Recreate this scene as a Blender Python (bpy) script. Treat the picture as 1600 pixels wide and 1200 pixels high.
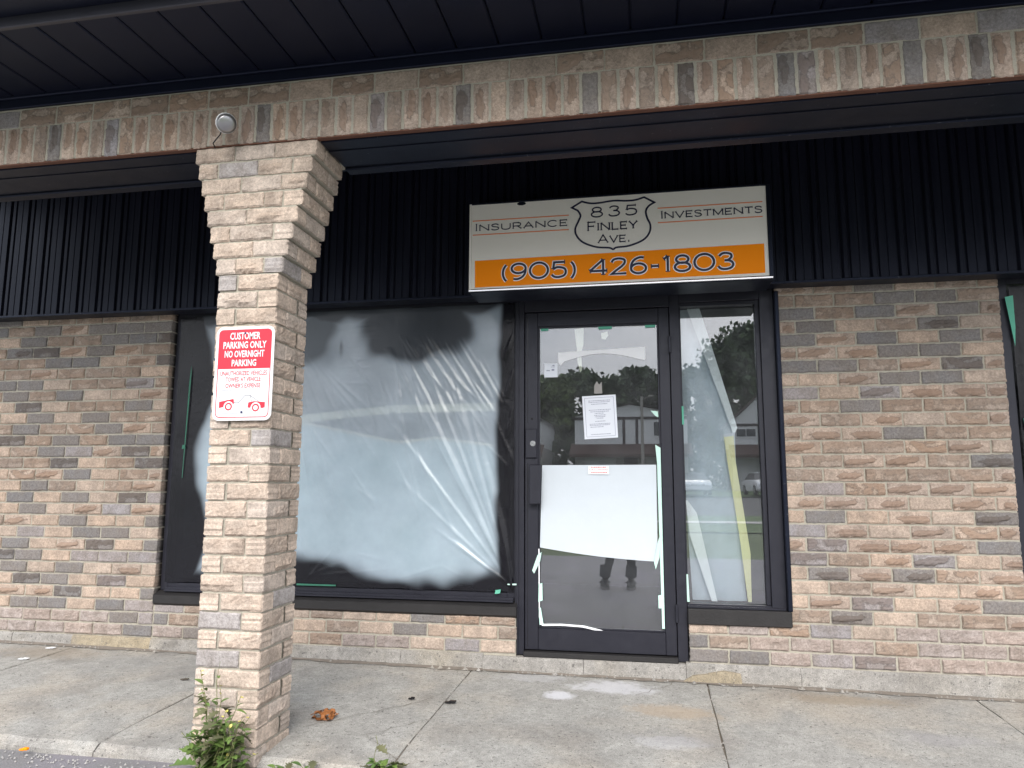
import bpy, bmesh, math, random
from mathutils import Vector, Matrix, noise
R = math.radians
rnd = random.Random(7)
for o in list(bpy.data.objects): bpy.data.objects.remove(o)
scn = bpy.context.scene
col = scn.collection

# ------------------------------------------------------------ camera
cam_d = bpy.data.cameras.new('camera'); cam = bpy.data.objects.new('camera', cam_d); col.objects.link(cam)
cF = Vector((-0.18106, 0.97408, 0.13560)); cR = Vector((0.98323, 0.18233, 0.00312)); cU = Vector((0.02169, -0.13389, 0.99076))
cP = Vector((-0.8216, -4.8238, 1.1622))
cam.matrix_world = Matrix(((cR.x, cU.x, -cF.x, cP.x), (cR.y, cU.y, -cF.y, cP.y), (cR.z, cU.z, -cF.z, cP.z), (0, 0, 0, 1)))
cam_d.sensor_width = 36; cam_d.lens = 1142.41 / 1600 * 36; cam_d.clip_start = 0.02; cam_d.clip_end = 2000
scn.camera = cam
scn.render.resolution_x = 1024; scn.render.resolution_y = 768

# ------------------------------------------------------------ sky (overcast) and sun
SUN_EL, SUN_AZ = 38, 172          # azimuth: clockwise from +Y
world = bpy.data.worlds.new('World'); scn.world = world; world.use_nodes = True
wn = world.node_tree; wn.nodes.clear()
def wnode(t): return wn.nodes.new(t)
w_out = wnode('ShaderNodeOutputWorld'); w_bg = wnode('ShaderNodeBackground'); w_bg.inputs[1].default_value = 0.13
sky = wnode('ShaderNodeTexSky'); sky.sky_type = 'NISHITA'; sky.sun_disc = False
sky.sun_elevation = R(SUN_EL); sky.sun_rotation = R(SUN_AZ); sky.dust_density = 3.0
tc = wnode('ShaderNodeTexCoord'); mp = wnode('ShaderNodeMapping'); mp.inputs['Scale'].default_value = (1, 1, 3.2)
n1 = wnode('ShaderNodeTexNoise'); n1.inputs['Scale'].default_value = 2.6; n1.inputs['Detail'].default_value = 7; n1.inputs['Roughness'].default_value = .55
cr = wnode('ShaderNodeValToRGB')
cr.color_ramp.elements[0].position = .32; cr.color_ramp.elements[0].color = (5.6, 5.9, 6.5, 1)
cr.color_ramp.elements[1].position = .68; cr.color_ramp.elements[1].color = (8.6, 8.7, 9.0, 1)
mx = wnode('ShaderNodeMix'); mx.data_type = 'RGBA'; mx.inputs[0].default_value = .88
wn.links.new(tc.outputs['Generated'], mp.inputs[0]); wn.links.new(mp.outputs[0], n1.inputs[0]); wn.links.new(n1.outputs[0], cr.inputs[0])
wn.links.new(sky.outputs[0], mx.inputs[6]); wn.links.new(cr.outputs[0], mx.inputs[7])
sep = wnode('ShaderNodeSeparateXYZ'); wn.links.new(tc.outputs['Generated'], sep.inputs[0])
mr = wnode('ShaderNodeMapRange'); wn.links.new(sep.outputs[2], mr.inputs[0]); mr.inputs[1].default_value = 0; mr.inputs[2].default_value = 1; mr.inputs[3].default_value = .66; mr.inputs[4].default_value = 1.38
ml = wnode('ShaderNodeVectorMath'); ml.operation = 'SCALE'; wn.links.new(mx.outputs[2], ml.inputs[0]); wn.links.new(mr.outputs[0], ml.inputs[3])
wn.links.new(ml.outputs[0], w_bg.inputs[0]); wn.links.new(w_bg.outputs[0], w_out.inputs[0])
sun_d = bpy.data.lights.new('sun', 'SUN'); sun_d.energy = 1.3; sun_d.angle = R(34); sun_d.color = (1, .95, .88)
sun = bpy.data.objects.new('sun', sun_d); col.objects.link(sun)
sdir = Vector((math.sin(R(SUN_AZ)) * math.cos(R(SUN_EL)), math.cos(R(SUN_AZ)) * math.cos(R(SUN_EL)), math.sin(R(SUN_EL))))
sun.rotation_euler = sdir.to_track_quat('Z', 'Y').to_euler()
vs = scn.view_settings; vs.view_transform = 'Standard'; vs.look = 'None'; vs.exposure = 1.27; vs.gamma = 1

# ------------------------------------------------------------ material helpers
class NT:
    def __init__(s, name):
        s.m = bpy.data.materials.new(name); s.m.use_nodes = True; s.t = s.m.node_tree; s.t.nodes.clear()
        s.out = s.n('ShaderNodeOutputMaterial'); s.b = s.n('ShaderNodeBsdfPrincipled'); s.l(s.b.outputs[0], s.out.inputs[0])
    def n(s, t, **k):
        x = s.t.nodes.new(t)
        for a, v in k.items(): setattr(x, a, v)
        return x
    def l(s, a, b): s.t.links.new(a, b)
    def pos(s): return s.n('ShaderNodeNewGeometry').outputs['Position']
    def obj(s): return s.n('ShaderNodeTexCoord').outputs['Object']
    def noise(s, vec, scale, detail=4, rough=.55):
        x = s.n('ShaderNodeTexNoise'); x.inputs['Scale'].default_value = scale; x.inputs['Detail'].default_value = detail; x.inputs['Roughness'].default_value = rough
        if vec is not None: s.l(vec, x.inputs['Vector'])
        return x.outputs['Fac']
    def ramp(s, f, *st):
        x = s.n('ShaderNodeValToRGB'); e = x.color_ramp.elements
        while len(e) < len(st): e.new(.5)
        for i, (p, c) in enumerate(st):
            e[i].position = p; e[i].color = (c, c, c, 1) if isinstance(c, (int, float)) else (*c, 1)
        s.l(f, x.inputs[0]); return x.outputs[0]
    def mix(s, f, a, b, mode='MIX'):
        x = s.n('ShaderNodeMix'); x.data_type = 'RGBA'; x.blend_type = mode
        for v, i in ((f, 0), (a, 6), (b, 7)):
            if isinstance(v, (int, float)): x.inputs[i].default_value = v if i == 0 else (v, v, v, 1)
            elif isinstance(v, tuple): x.inputs[i].default_value = (*v, 1)
            else: s.l(v, x.inputs[i])
        return x.outputs[2]
    def math(s, op, a, b=0.0, c=None):
        x = s.n('ShaderNodeMath'); x.operation = op
        for i, v in enumerate((a, b) if c is None else (a, b, c)):
            if isinstance(v, (int, float)): x.inputs[i].default_value = v
            else: s.l(v, x.inputs[i])
        return x.outputs[0]
    def sstep(s, v, a, b):
        x = s.n('ShaderNodeMapRange'); x.interpolation_type = 'SMOOTHSTEP'; s.l(v, x.inputs[0]); x.inputs[1].default_value = a; x.inputs[2].default_value = b
        return x.outputs[0]
    def xyz(s, v):
        x = s.n('ShaderNodeSeparateXYZ'); s.l(v, x.inputs[0]); return x.outputs
    def base(s, c):
        if isinstance(c, tuple): s.b.inputs['Base Color'].default_value = (*c, 1)
        else: s.l(c, s.b.inputs['Base Color'])
    def rough(s, v):
        if isinstance(v, (int, float)): s.b.inputs['Roughness'].default_value = v
        else: s.l(v, s.b.inputs['Roughness'])
    def bump(s, h, st=.3, dist=.01):
        x = s.n('ShaderNodeBump'); x.inputs['Strength'].default_value = st; x.inputs['Distance'].default_value = dist; s.l(h, x.inputs['Height']); s.l(x.outputs[0], s.b.inputs['Normal'])
M = {}
def simple(name, c, rough=.5, var=.12, scale=8, metal=0, bump=0, bscale=60, spec=None):
    t = NT(name); p = t.pos(); f = t.noise(p, scale, 5)
    t.base(t.mix(f, tuple(x * (1 - var) for x in c), tuple(min(1, x * (1 + var)) for x in c))); t.rough(rough); t.b.inputs['Metallic'].default_value = metal
    if spec is not None: t.b.inputs['Specular IOR Level'].default_value = spec
    if bump: t.bump(t.noise(p, bscale, 4), bump, .004)
    M[name] = t.m; return t.m

# brick: colour comes from the object, rough gouges from the mesh
t = NT('brick'); oi = t.n('ShaderNodeObjectInfo'); at = t.n('ShaderNodeAttribute'); at.attribute_name = 'rough'
p = t.pos(); ofs = t.n('ShaderNodeVectorMath', operation='SCALE'); 
cmb = t.n('ShaderNodeCombineXYZ'); t.l(oi.outputs['Random'], cmb.inputs[0]); t.l(oi.outputs['Random'], cmb.inputs[2])
t.l(cmb.outputs[0], ofs.inputs[0]); ofs.inputs[3].default_value = 37.0
va = t.n('ShaderNodeVectorMath', operation='ADD'); t.l(p, va.inputs[0]); t.l(ofs.outputs[0], va.inputs[1]); pv = va.outputs[0]
cloud = t.noise(pv, 11, 4, .6); grit = t.noise(p, 320, 3, .7); mid = t.noise(p, 75, 4, .7)
c = t.mix(t.ramp(cloud, (.40, 0), (.72, .62)), oi.outputs['Color'], (.20, .17, .145))
c = t.mix(1.0, c, t.ramp(mid, (.25, .62), (.75, 1.30)), 'MULTIPLY')
c = t.mix(1.0, c, t.ramp(grit, (.25, .55), (.5, 1.0), (.8, 1.30)), 'MULTIPLY')
edge = t.math('ADD', at.outputs['Fac'], t.math('MULTIPLY', t.math('SUBTRACT', t.noise(p, 55, 3), .5), .9))
rf = t.math('MULTIPLY', t.sstep(edge, .22, .62), t.math('MULTIPLY', oi.outputs['Alpha'], t.ramp(mid, (.25, .45), (.7, 1.0))))
line = t.math('MULTIPLY', t.sstep(edge, .20, .36), t.sstep(edge, .56, .38))  # dark rim around the gouges: their edge shadow put into the colour
c = t.mix(rf, c, t.mix(1.0, oi.outputs['Color'], (.62, .555, .51), 'MULTIPLY'))
c = t.mix(t.math('MULTIPLY', line, t.math('MULTIPLY', oi.outputs['Alpha'], .42)), c, (.055, .04, .032))
pos = t.xyz(p)
spray = t.sstep(t.math('ADD', pos[1], t.math('MULTIPLY', t.noise(p, 7, 3), .05)), .045, .085)
c = t.mix(t.math('MULTIPLY', spray, .93), c, (.012, .012, .014))
t.base(c); t.rough(.93); t.b.inputs['Specular IOR Level'].default_value = .25
t.bump(t.math('ADD', t.math('MULTIPLY', grit, .5), t.math('MULTIPLY', mid, t.math('ADD', .6, at.outputs['Fac']))), .9, .005)
M['brick'] = t.m
t = NT('mortar'); p = t.pos(); g = t.noise(p, 300, 3, .7); m_ = t.noise(p, 14, 4)
t.base(t.mix(1.0, t.mix(m_, (.36, .335, .275), (.52, .49, .415)), t.ramp(g, (.3, .7), (.7, 1.1)), 'MULTIPLY')); t.rough(.95); t.bump(g, .6, .004); M['mortar'] = t.m
# concrete
def concrete(name, a, b, warm, stain=False):
    t = NT(name); p = t.pos(); L = t.noise(p, 1.1, 5, .6); m_ = t.noise(p, 9, 5, .6); g = t.noise(p, 210, 3, .75); pit = t.noise(p, 62, 2, .5)
    c = t.mix(t.ramp(m_, (.3, 0), (.7, 1)), a, b)
    c = t.mix(t.ramp(L, (.48, 0), (.66, .75)), c, warm)
    c = t.mix(t.ramp(t.noise(p, 2.3, 4), (.52, 0), (.68, .5)), c, (.17, .16, .15))
    c = t.mix(1.0, c, t.ramp(t.noise(p, 38, 4, .7), (.3, .80), (.7, 1.16)), 'MULTIPLY')
    c = t.mix(t.ramp(t.noise(p, 95, 2), (.68, 0), (.74, .5)), c, (.55, .54, .52))
    c = t.mix(1.0, c, t.ramp(g, (.25, .42), (.5, 1.0), (.78, 1.5)), 'MULTIPLY')
    c = t.mix(t.ramp(pit, (.31, .8), (.36, 0)), c, (.10, .095, .09))
    if stain:
        q = t.xyz(p); wob = t.math('MULTIPLY', t.math('SUBTRACT', t.noise(p, 13, 6, .7), .5), .62)
        for (sx, sy, rx, ry, am) in ((-1.36, -.46, .10, .09, .75), (-1.05, -.24, .30, .15, .55), (-1.55, -.13, .3, .10, .25), (-.75, -1.05, .2, .1, .3)):
            dx = t.math('DIVIDE', t.math('SUBTRACT', q[0], sx), rx); dy = t.math('DIVIDE', t.math('SUBTRACT', q[1], sy), ry)
            d = t.math('ADD', t.math('SQRT', t.math('ADD', t.math('MULTIPLY', dx, dx), t.math('MULTIPLY', dy, dy))), t.math('MULTIPLY', wob, 3))
            c = t.mix(t.math('MULTIPLY', t.sstep(d, 1.05, .45), am), c, (.62, .62, .66))
        for (sx, sy, rx, ry, am, cc) in ((.25, -.22, .35, .12, .5, (.26, .20, .13)), (-.72, -.6, .3, .13, .5, (.40, .30, .20)), (.55, -.75, .25, .10, .35, (.28, .27, .29)), (-.65, -1.0, .3, .12, .35, (.2, .19, .19)), (-4.9, -.2, .5, .2, .4, (.30, .24, .17)), (-3.9, -.35, .7, .3, .3, (.2, .2, .2))):
            dx = t.math('DIVIDE', t.math('SUBTRACT', q[0], sx), rx); dy = t.math('DIVIDE', t.math('SUBTRACT', q[1], sy), ry)
            d = t.math('ADD', t.math('SQRT', t.math('ADD', t.math('MULTIPLY', dx, dx), t.math('MULTIPLY', dy, dy))), t.math('MULTIPLY', wob, 3))
            c = t.mix(t.math('MULTIPLY', t.sstep(d, 1.2, .3), am), c, cc)
    t.base(c); t.rough(.92); t.bump(t.math('ADD', t.math('MULTIPLY', m_, .5), g), .5, .004); M[name] = t.m
concrete('concrete', (.275, .268, .25), (.365, .357, .335), (.40, .355, .295), True)
concrete('foundation_concrete', (.24, .23, .215), (.35, .335, .315), (.31, .28, .23))
concrete('tan_parging', (.29, .245, .175), (.35, .30, .22), (.33, .275, .19))
t = NT('asphalt'); p = t.pos(); g = t.noise(p, 130, 3, .8); L = t.noise(p, .9, 4)
c = t.mix(L, (.15, .147, .15), (.23, .225, .23)); c = t.mix(t.ramp(g, (.54, 0), (.68, .8)), c, (.36, .34, .35)); c = t.mix(t.ramp(t.noise(p, 2.5, 3), (.5, 0), (.7, .35)), c, (.30, .26, .34))
t.base(c); t.rough(.9); t.bump(g, .9, .008); M['asphalt'] = t.m
simple('wall_foot_dirt', (.19, .165, .14), .95, .45, 22, bump=.6, bscale=120)
simple('dirt', (.14, .12, .095), .95, .4, 40, bump=.6, bscale=120)
# black paints
t = NT('black_paint'); p = t.pos(); f = t.noise(p, 5, 5); g = t.noise(p, 160, 3)
c = t.mix(f, (.005, .006, .011), (.010, .011, .017)); c = t.mix(t.ramp(t.noise(p, 46, 2), (.70, 0), (.73, .25)), c, (.2, .2, .2))
t.base(c); t.rough(t.ramp(f, (.3, .32), (.7, .48))); t.b.inputs['Specular IOR Level'].default_value = .32; t.bump(g, .08, .002); t.b.inputs['Specular Tint'].default_value = (.55, .66, 1, 1); M['black_paint'] = t.m
t = NT('black_aluminium'); p = t.pos(); f = t.noise(p, 4, 4); t.base(t.mix(f, (.010, .010, .016), (.020, .020, .028))); t.rough(t.ramp(t.noise(p, 22, 4), (.3, .36), (.7, .52))); t.bump(t.noise(p, 240, 2), .06, .001); t.b.inputs['Specular Tint'].default_value = (.86, .89, 1, 1); M['black_aluminium'] = t.m
t = NT('black_siding'); p = t.pos(); sc = t.n('ShaderNodeMapping'); sc.inputs['Scale'].default_value = (60, 60, 1.2); t.l(p, sc.inputs[0]); f = t.noise(sc.outputs[0], 1, 4)
t.base(t.mix(f, (.005, .006, .012), (.012, .013, .021))); t.rough(t.ramp(f, (.3, .30), (.7, .48))); t.b.inputs['Specular IOR Level'].default_value = .22; t.b.inputs['Specular Tint'].default_value = (.70, .78, 1, 1); M['black_siding'] = t.m
simple('dark_soffit', (.005, .006, .014), .45, .25, 5, bump=.05, bscale=200, spec=.35)
M['dark_soffit'].node_tree.nodes['Principled BSDF'].inputs['Specular Tint'].default_value = (.55, .66, 1, 1)
simple('fascia_metal', (.028, .028, .038), .35, .15, 4)
simple('rust_steel', (.12, .05, .03), .8, .3, 20)
simple('sill_paint', (.016, .015, .016), .62, .5, 12, bump=.4, bscale=90)
# signs
simple('sign_white', (.80, .775, .72), .4, .03, 3, spec=.3)
simple('sign_orange', (1.0, .28, .004), .55, .02, 3, spec=.15)
simple('sign_orange_line', (.80, .25, .10), .4, .03, 3)
simple('sign_navy', (.012, .014, .05), .4, .1, 6)
simple('sign_print_white', (.90, .92, .96), .35, .02, 3)
simple('chrome', (.65, .65, .67), .22, .05, 4, metal=1)
simple('sign_red', (.70, .022, .045), .35, .04, 5)
simple('sign_panel_white', (.74, .75, .77), .3, .02, 5)
simple('sign_grey_line', (.22, .22, .25), .4, .05, 5)
simple('screw', (.06, .06, .14), .35, .1, 5, metal=.7)
# papers and tapes
simple('white_paper', (.60, .66, .72), .75, .04, 12, bump=.25, bscale=18)
simple('notice_paper', (.76, .80, .88), .7, .02, 12)
simple('print_grey', (.30, .32, .42), .7, .05, 12)
simple('print_red', (.75, .16, .16), .7, .05, 12)
simple('green_tape', (.12, .46, .33), .7, .1, 20)
simple('dark_green_tape', (.03, .15, .10), .7, .3, 20)
simple('pale_green_tape', (.58, .84, .76), .7, .08, 20)
simple('yellow_tape', (.78, .78, .42), .7, .06, 12)
simple('cream_tape', (.95, .97, .80), .7, .04, 12)
simple('blue_paper', (.55, .79, .92), .8, .18, 3.5)
simple('strip_paper', (.84, .92, .92), .7, .04, 10)
# glass: thin pane, mirror share plus see-through
def glass(name, k, tint, dust=.03):
    t = NT(name); t.t.nodes.remove(t.b)
    tr = t.n('ShaderNodeBsdfTransparent'); tr.inputs[0].default_value = (*tint, 1); gl = t.n('ShaderNodeBsdfGlossy'); gl.inputs['Roughness'].default_value = 0.0; gl.inputs[0].default_value = (.95, .97, 1, 1)
    fr = t.n('ShaderNodeFresnel'); fr.inputs[0].default_value = 1.5; ms = t.n('ShaderNodeMixShader'); df = t.n('ShaderNodeBsdfDiffuse'); df.inputs[0].default_value = (.55, .57, .6, 1); m0 = t.n('ShaderNodeMixShader')
    t.l(t.math('MULTIPLY', t.ramp(t.noise(t.pos(), 6, 5), (.3, .5), (.75, 1.5)), dust), m0.inputs[0]); t.l(tr.outputs[0], m0.inputs[1]); t.l(df.outputs[0], m0.inputs[2])
    t.l(t.math('ADD', fr.outputs[0], k), ms.inputs[0]); t.l(m0.outputs[0], ms.inputs[1]); t.l(gl.outputs[0], ms.inputs[2]); t.l(ms.outputs[0], t.out.inputs[0]); M[name] = t.m
glass('window_glass', .10, (.96, .97, .98), .05)
glass('clear_glass', .0, (.97, .98, .98), .015)
# plastic film with black overspray (attribute 'spray')
def film(name, colr, alpha, paint_alpha=.985, gloss=.16):
    t = NT(name); t.t.nodes.remove(t.b); a = t.n('ShaderNodeAttribute'); a.attribute_name = 'spray'; p = t.pos(); cl = t.noise(p, 3.2, 4)
    s_ = a.outputs['Fac']
    df = t.n('ShaderNodeBsdfDiffuse'); t.l(t.mix(s_, t.mix(cl, tuple(x * .82 for x in colr), colr), (.010, .010, .014)), df.inputs[0])
    tr = t.n('ShaderNodeBsdfTransparent'); gl = t.n('ShaderNodeBsdfGlossy'); gl.inputs['Roughness'].default_value = gloss
    al = t.math('ADD', t.math('MULTIPLY', s_, paint_alpha - alpha), t.math('ADD', alpha - .14, t.math('MULTIPLY', cl, .28)))
    m1 = t.n('ShaderNodeMixShader'); t.l(al, m1.inputs[0]); t.l(tr.outputs[0], m1.inputs[1]); t.l(df.outputs[0], m1.inputs[2])
    bp = t.n('ShaderNodeBump'); bp.inputs['Strength'].default_value = .25; bp.inputs['Distance'].default_value = .006; t.l(t.noise(p, 30, 4), bp.inputs['Height']); t.l(bp.outputs[0], gl.inputs['Normal'])
    fr = t.n('ShaderNodeFresnel'); fr.inputs[0].default_value = 1.5; t.l(bp.outputs[0], fr.inputs['Normal']); m2 = t.n('ShaderNodeMixShader')
    t.l(t.math('MULTIPLY', fr.outputs[0], t.math('SUBTRACT', 1.9, t.math('MULTIPLY', s_, 1.15))), m2.inputs[0]); t.l(m1.outputs[0], m2.inputs[1]); t.l(gl.outputs[0], m2.inputs[2]); t.l(m2.outputs[0], t.out.inputs[0]); M[name] = t.m
film('plastic_film', (.60, .72, .84), .50, gloss=.25)
film('thin_film', (.74, .88, .96), .80)
# plants
def leafm(name, a, b):
    t = NT(name); oi = t.n('ShaderNodeObjectInfo'); f = t.noise(t.pos(), 30, 3); t.base(t.mix(t.math('ADD', t.math('MULTIPLY', f, .5), t.math('MULTIPLY', oi.outputs['Random'], .5)), a, b)); t.rough(.6)
    t.b.inputs['Transmission Weight'].default_value = 0; M[name] = t.m
leafm('weed_leaf', (.04, .09, .022), (.16, .24, .055)); leafm('weed_dark_leaf', (.07, .075, .04), (.13, .13, .06)); leafm('weed_flower', (.45, .40, .08), (.6, .52, .15)); leafm('weed_stem', (.10, .14, .05), (.2, .19, .08))
leafm('dry_leaf', (.16, .05, .012), (.34, .13, .035))
def treem(name, a, b):
    t = NT(name); f = t.noise(t.pos(), .8, 3); t.base(t.mix(t.ramp(f, (.3, 0), (.7, 1)), a, b)); t.rough(.7); M[name] = t.m
treem('tree_leaf', (.022, .045, .018), (.06, .10, .03)); treem('tree_leaf_light', (.05, .085, .02), (.10, .14, .035)); simple('bark', (.08, .065, .05), .9, .3, 3)
simple('grass', (.055, .10, .025), .9, .45, 2.0); simple('far_ground', (.07, .10, .035), .9, .3, .2); simple('road', (.07, .07, .072), .9, .2, .6); simple('pale_concrete', (.42, .41, .39), .9, .1, 1)
# houses, cars
simple('white_siding', (.62, .63, .64), .6, .05, 1); simple('brown_shingle', (.075, .045, .038), .9, .25, 3); simple('dark_trim', (.035, .022, .022), .6, .1, 2); simple('garage_grey', (.42, .43, .44), .6, .05, 2)
simple('house_glass', (.03, .035, .04), .1, .2, 1); simple('stone_pier', (.32, .31, .30), .9, .3, 5)
simple('car_white', (.72, .73, .75), .25, .02, 1); simple('car_silver', (.45, .46, .48), .25, .03, 1, metal=.6); simple('car_glass', (.02, .022, .025), .06, .1, 1); simple('tyre', (.015, .015, .016), .8, .1, 9); simple('rim', (.35, .35, .36), .3, .05, 5, metal=.8); simple('headlight', (.75, .77, .8), .15, .02, 5); simple('taillight', (.4, .02, .02), .2, .02, 5); simple('pole_wood', (.30, .28, .26), .9, .2, 2)
# person
simple('skin', (.42, .27, .20), .5, .06, 14); simple('jeans', (.018, .022, .032), .85, .3, 25, bump=.3, bscale=200); simple('jacket', (.05, .052, .06), .85, .2, 14); simple('shoe', (.03, .03, .032), .6, .2, 14); simple('sole', (.28, .27, .26), .7, .1, 14); simple('hair', (.02, .014, .01), .6, .3, 60); simple('phone_black', (.01, .01, .012), .2, .1, 4)
simple('interior_wall', (.10, .10, .105), .9, .15, 1); simple('interior_floor', (.07, .065, .06), .7, .2, 2)

# ------------------------------------------------------------ object helpers
def link(o, parent=None):
    col.objects.link(o)
    if parent is not None: o.parent = parent
    return o
def tag(o, label=None, cat=None, group=None, kind=None):
    if label: o['label'] = label
    if cat: o['category'] = cat
    if group: o['group'] = group
    if kind: o['kind'] = kind
    return o
def thing(name, loc, label, cat, group=None, rz=0):
    o = bpy.data.objects.new(name, None); o.location = loc; o.rotation_euler = (0, 0, rz); o.empty_display_size = .1; col.objects.link(o)
    return tag(o, label, cat, group)
def wloc(o):
    v = Vector((0, 0, 0))
    while o is not None: v += Vector(o.location); o = o.parent
    return v
class MB:
    """collects shapes in world coordinates, builds one mesh object"""
    def __init__(s): s.v = []; s.f = []; s.a = None
    def quad(s, *pts): i = len(s.v); s.v += [tuple(p) for p in pts]; s.f.append(tuple(range(i, i + len(pts)))); return s
    def box(s, x0, x1, y0, y1, z0, z1, bev=0):
        if bev <= 0:
            i = len(s.v); s.v += [(x, y, z) for z in (z0, z1) for y in (y0, y1) for x in (x0, x1)]
            s.f += [tuple(i + k for k in q) for q in ((0, 2, 3, 1), (4, 5, 7, 6), (0, 1, 5, 4), (2, 6, 7, 3), (0, 4, 6, 2), (1, 3, 7, 5))]
        else:
            bm = bmesh.new(); bmesh.ops.create_cube(bm, size=1)
            for v in bm.verts: v.co = Vector(((x0 + x1) / 2 + v.co.x * (x1 - x0), (y0 + y1) / 2 + v.co.y * (y1 - y0), (z0 + z1) / 2 + v.co.z * (z1 - z0)))
            bmesh.ops.bevel(bm, geom=bm.edges[:], offset=min(bev, .45 * min(x1 - x0, y1 - y0, z1 - z0)), segments=1, affect='EDGES')
            s.bm(bm)
        return s
    def bm(s, bm):
        i = len(s.v); bm.verts.index_update(); s.v += [tuple(v.co) for v in bm.verts]; s.f += [tuple(i + v.index for v in f.verts) for f in bm.faces]; bm.free(); return s
    def tube(s, pts, rad, n=8, caps=True):
        pts = [Vector(p) for p in pts]; rr = rad if isinstance(rad, (list, tuple)) else [rad] * len(pts); base = len(s.v)
        for k, p in enumerate(pts):
            d = (pts[min(k + 1, len(pts) - 1)] - pts[max(k - 1, 0)]).normalized()
            a = d.cross(Vector((0, 0, 1)))
            if a.length < .05: a = d.cross(Vector((1, 0, 0)))
            a.normalize(); b = d.cross(a)
            for j in range(n):
                t_ = 2 * math.pi * j / n; s.v.append(tuple(p + (a * math.cos(t_) + b * math.sin(t_)) * rr[k]))
        for k in range(len(pts) - 1):
            for j in range(n):
                s.f.append((base + k * n + j, base + k * n + (j + 1) % n, base + (k + 1) * n + (j + 1) % n, base + (k + 1) * n + j))
        if caps:
            s.f.append(tuple(base + j for j in reversed(range(n)))); s.f.append(tuple(base + (len(pts) - 1) * n + j for j in range(n)))
        return s
    def prism(s, poly, y0, y1):
        """polygon of (x,z) extruded from y0 to y1"""
        n = len(poly); i = len(s.v); s.v += [(x, y0, z) for x, z in poly] + [(x, y1, z) for x, z in poly]
        s.f.append(tuple(range(i, i + n))); s.f.append(tuple(reversed(range(i + n, i + 2 * n))))
        for k in range(n): s.f.append((i + (k + 1) % n, i + k, i + n + k, i + n + (k + 1) % n))
        return s
    def ribbon(s, pts, w, y, closed=False):
        """flat stroke in the xz plane facing -y"""
        pts = [Vector((p[0], p[1])) for p in pts]; n = len(pts); L = []; Rr = []
        for k in range(n):
            a = pts[k - 1] if (k > 0 or closed) else None; b = pts[(k + 1) % n] if (k < n - 1 or closed) else None
            d1 = (pts[k] - a).normalized() if a is not None else None; d2 = (b - pts[k]).normalized() if b is not None else None
            d1 = d1 or d2; d2 = d2 or d1
            tn = (d1 + d2); tn = tn.normalized() if tn.length > .05 else d1
            nn = Vector((-tn.y, tn.x)); c_ = max(.45, nn.dot(Vector((-d1.y, d1.x)))); o_ = nn * (w / 2 / c_)
            L.append(pts[k] + o_); Rr.append(pts[k] - o_)
        for k in range(n if closed else n - 1):
            j = (k + 1) % n
            s.quad((Rr[k].x, y, Rr[k].y), (Rr[j].x, y, Rr[j].y), (L[j].x, y, L[j].y), (L[k].x, y, L[k].y))
        return s
    def build(s, name, mat, parent=None, smooth=False):
        me = bpy.data.meshes.new(name); me.from_pydata(s.v, [], s.f); me.update()
        if s.a is not None:
            an, vals = s.a; at_ = me.attributes.new(an, 'FLOAT', 'POINT'); at_.data.foreach_set('value', vals)
        me.materials.append(M[mat] if isinstance(mat, str) else mat)
        if smooth: me.polygons.foreach_set('use_smooth', [True] * len(me.polygons))
        o = bpy.data.objects.new(name, me); link(o, parent)
        if parent is not None: o.location = -wloc(parent)
        return o
def box(name, x0, x1, y0, y1, z0, z1, mat, parent=None, bev=.002):
    return MB().box(x0, x1, y0, y1, z0, z1, bev).build(name, mat, parent)
def place(mesh, name, loc, parent, color=None, rot=(0, 0, 0)):
    o = bpy.data.objects.new(name, mesh); link(o, parent); o.location = Vector(loc) - (wloc(parent) if parent else Vector()); o.rotation_euler = rot
    if color: o.color = color if len(color) == 4 else (*color, 1)
    return o

# ------------------------------------------------------------ ground, pavements
def zw(x): return -.035 - .0075 * x                # height of the pavement along the wall
def zs(x, y): return zw(x) + .03 * min(0, y)       # it falls a little to the kerb
def strip(name, prof, x0, x1, mat, kind='structure', nx=1):
    m = MB()
    for k in range(nx):
        a = x0 + (x1 - x0) * k / nx; b = x0 + (x1 - x0) * (k + 1) / nx
        for (ya, za), (yb, zb) in zip(prof, prof[1:]): m.quad((a, yb, zb), (b, yb, zb), (b, ya, za), (a, ya, za))
    return tag(m.build(name, mat), kind=kind)
strip('ground', [(600, -.6), (-55, -.2), (-600, -.2)], -600, 600, 'far_ground')
strip('parking_lot', [(-1.3, -.11), (-2.4, -.125), (-5, -.22), (-17.0, -.24)], -60, 60, 'asphalt')
strip('lawn', [(-17.0, -.19), (-21.6, -.16), (-27, -.12)], -60, 60, 'grass')
strip('footpath', [(-21.4, -.145), (-22.6, -.135)], -60, 60, 'pale_concrete')
strip('road', [(-27, -.15), (-34, .05), (-44, .35)], -200, 200, 'road')
strip('front_yards', [(-44, .42), (-60, .7), (-140, 1.2)], -200, 200, 'grass')
sw = thing('sidewalk', (-1.5, -.8, -.06), None, None); tag(sw, kind='structure')
del_ = []
JX = [-7.6, -6.36, -4.89, -3.42, -1.97, -.5, .985, 2.46, 3.9]
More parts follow.
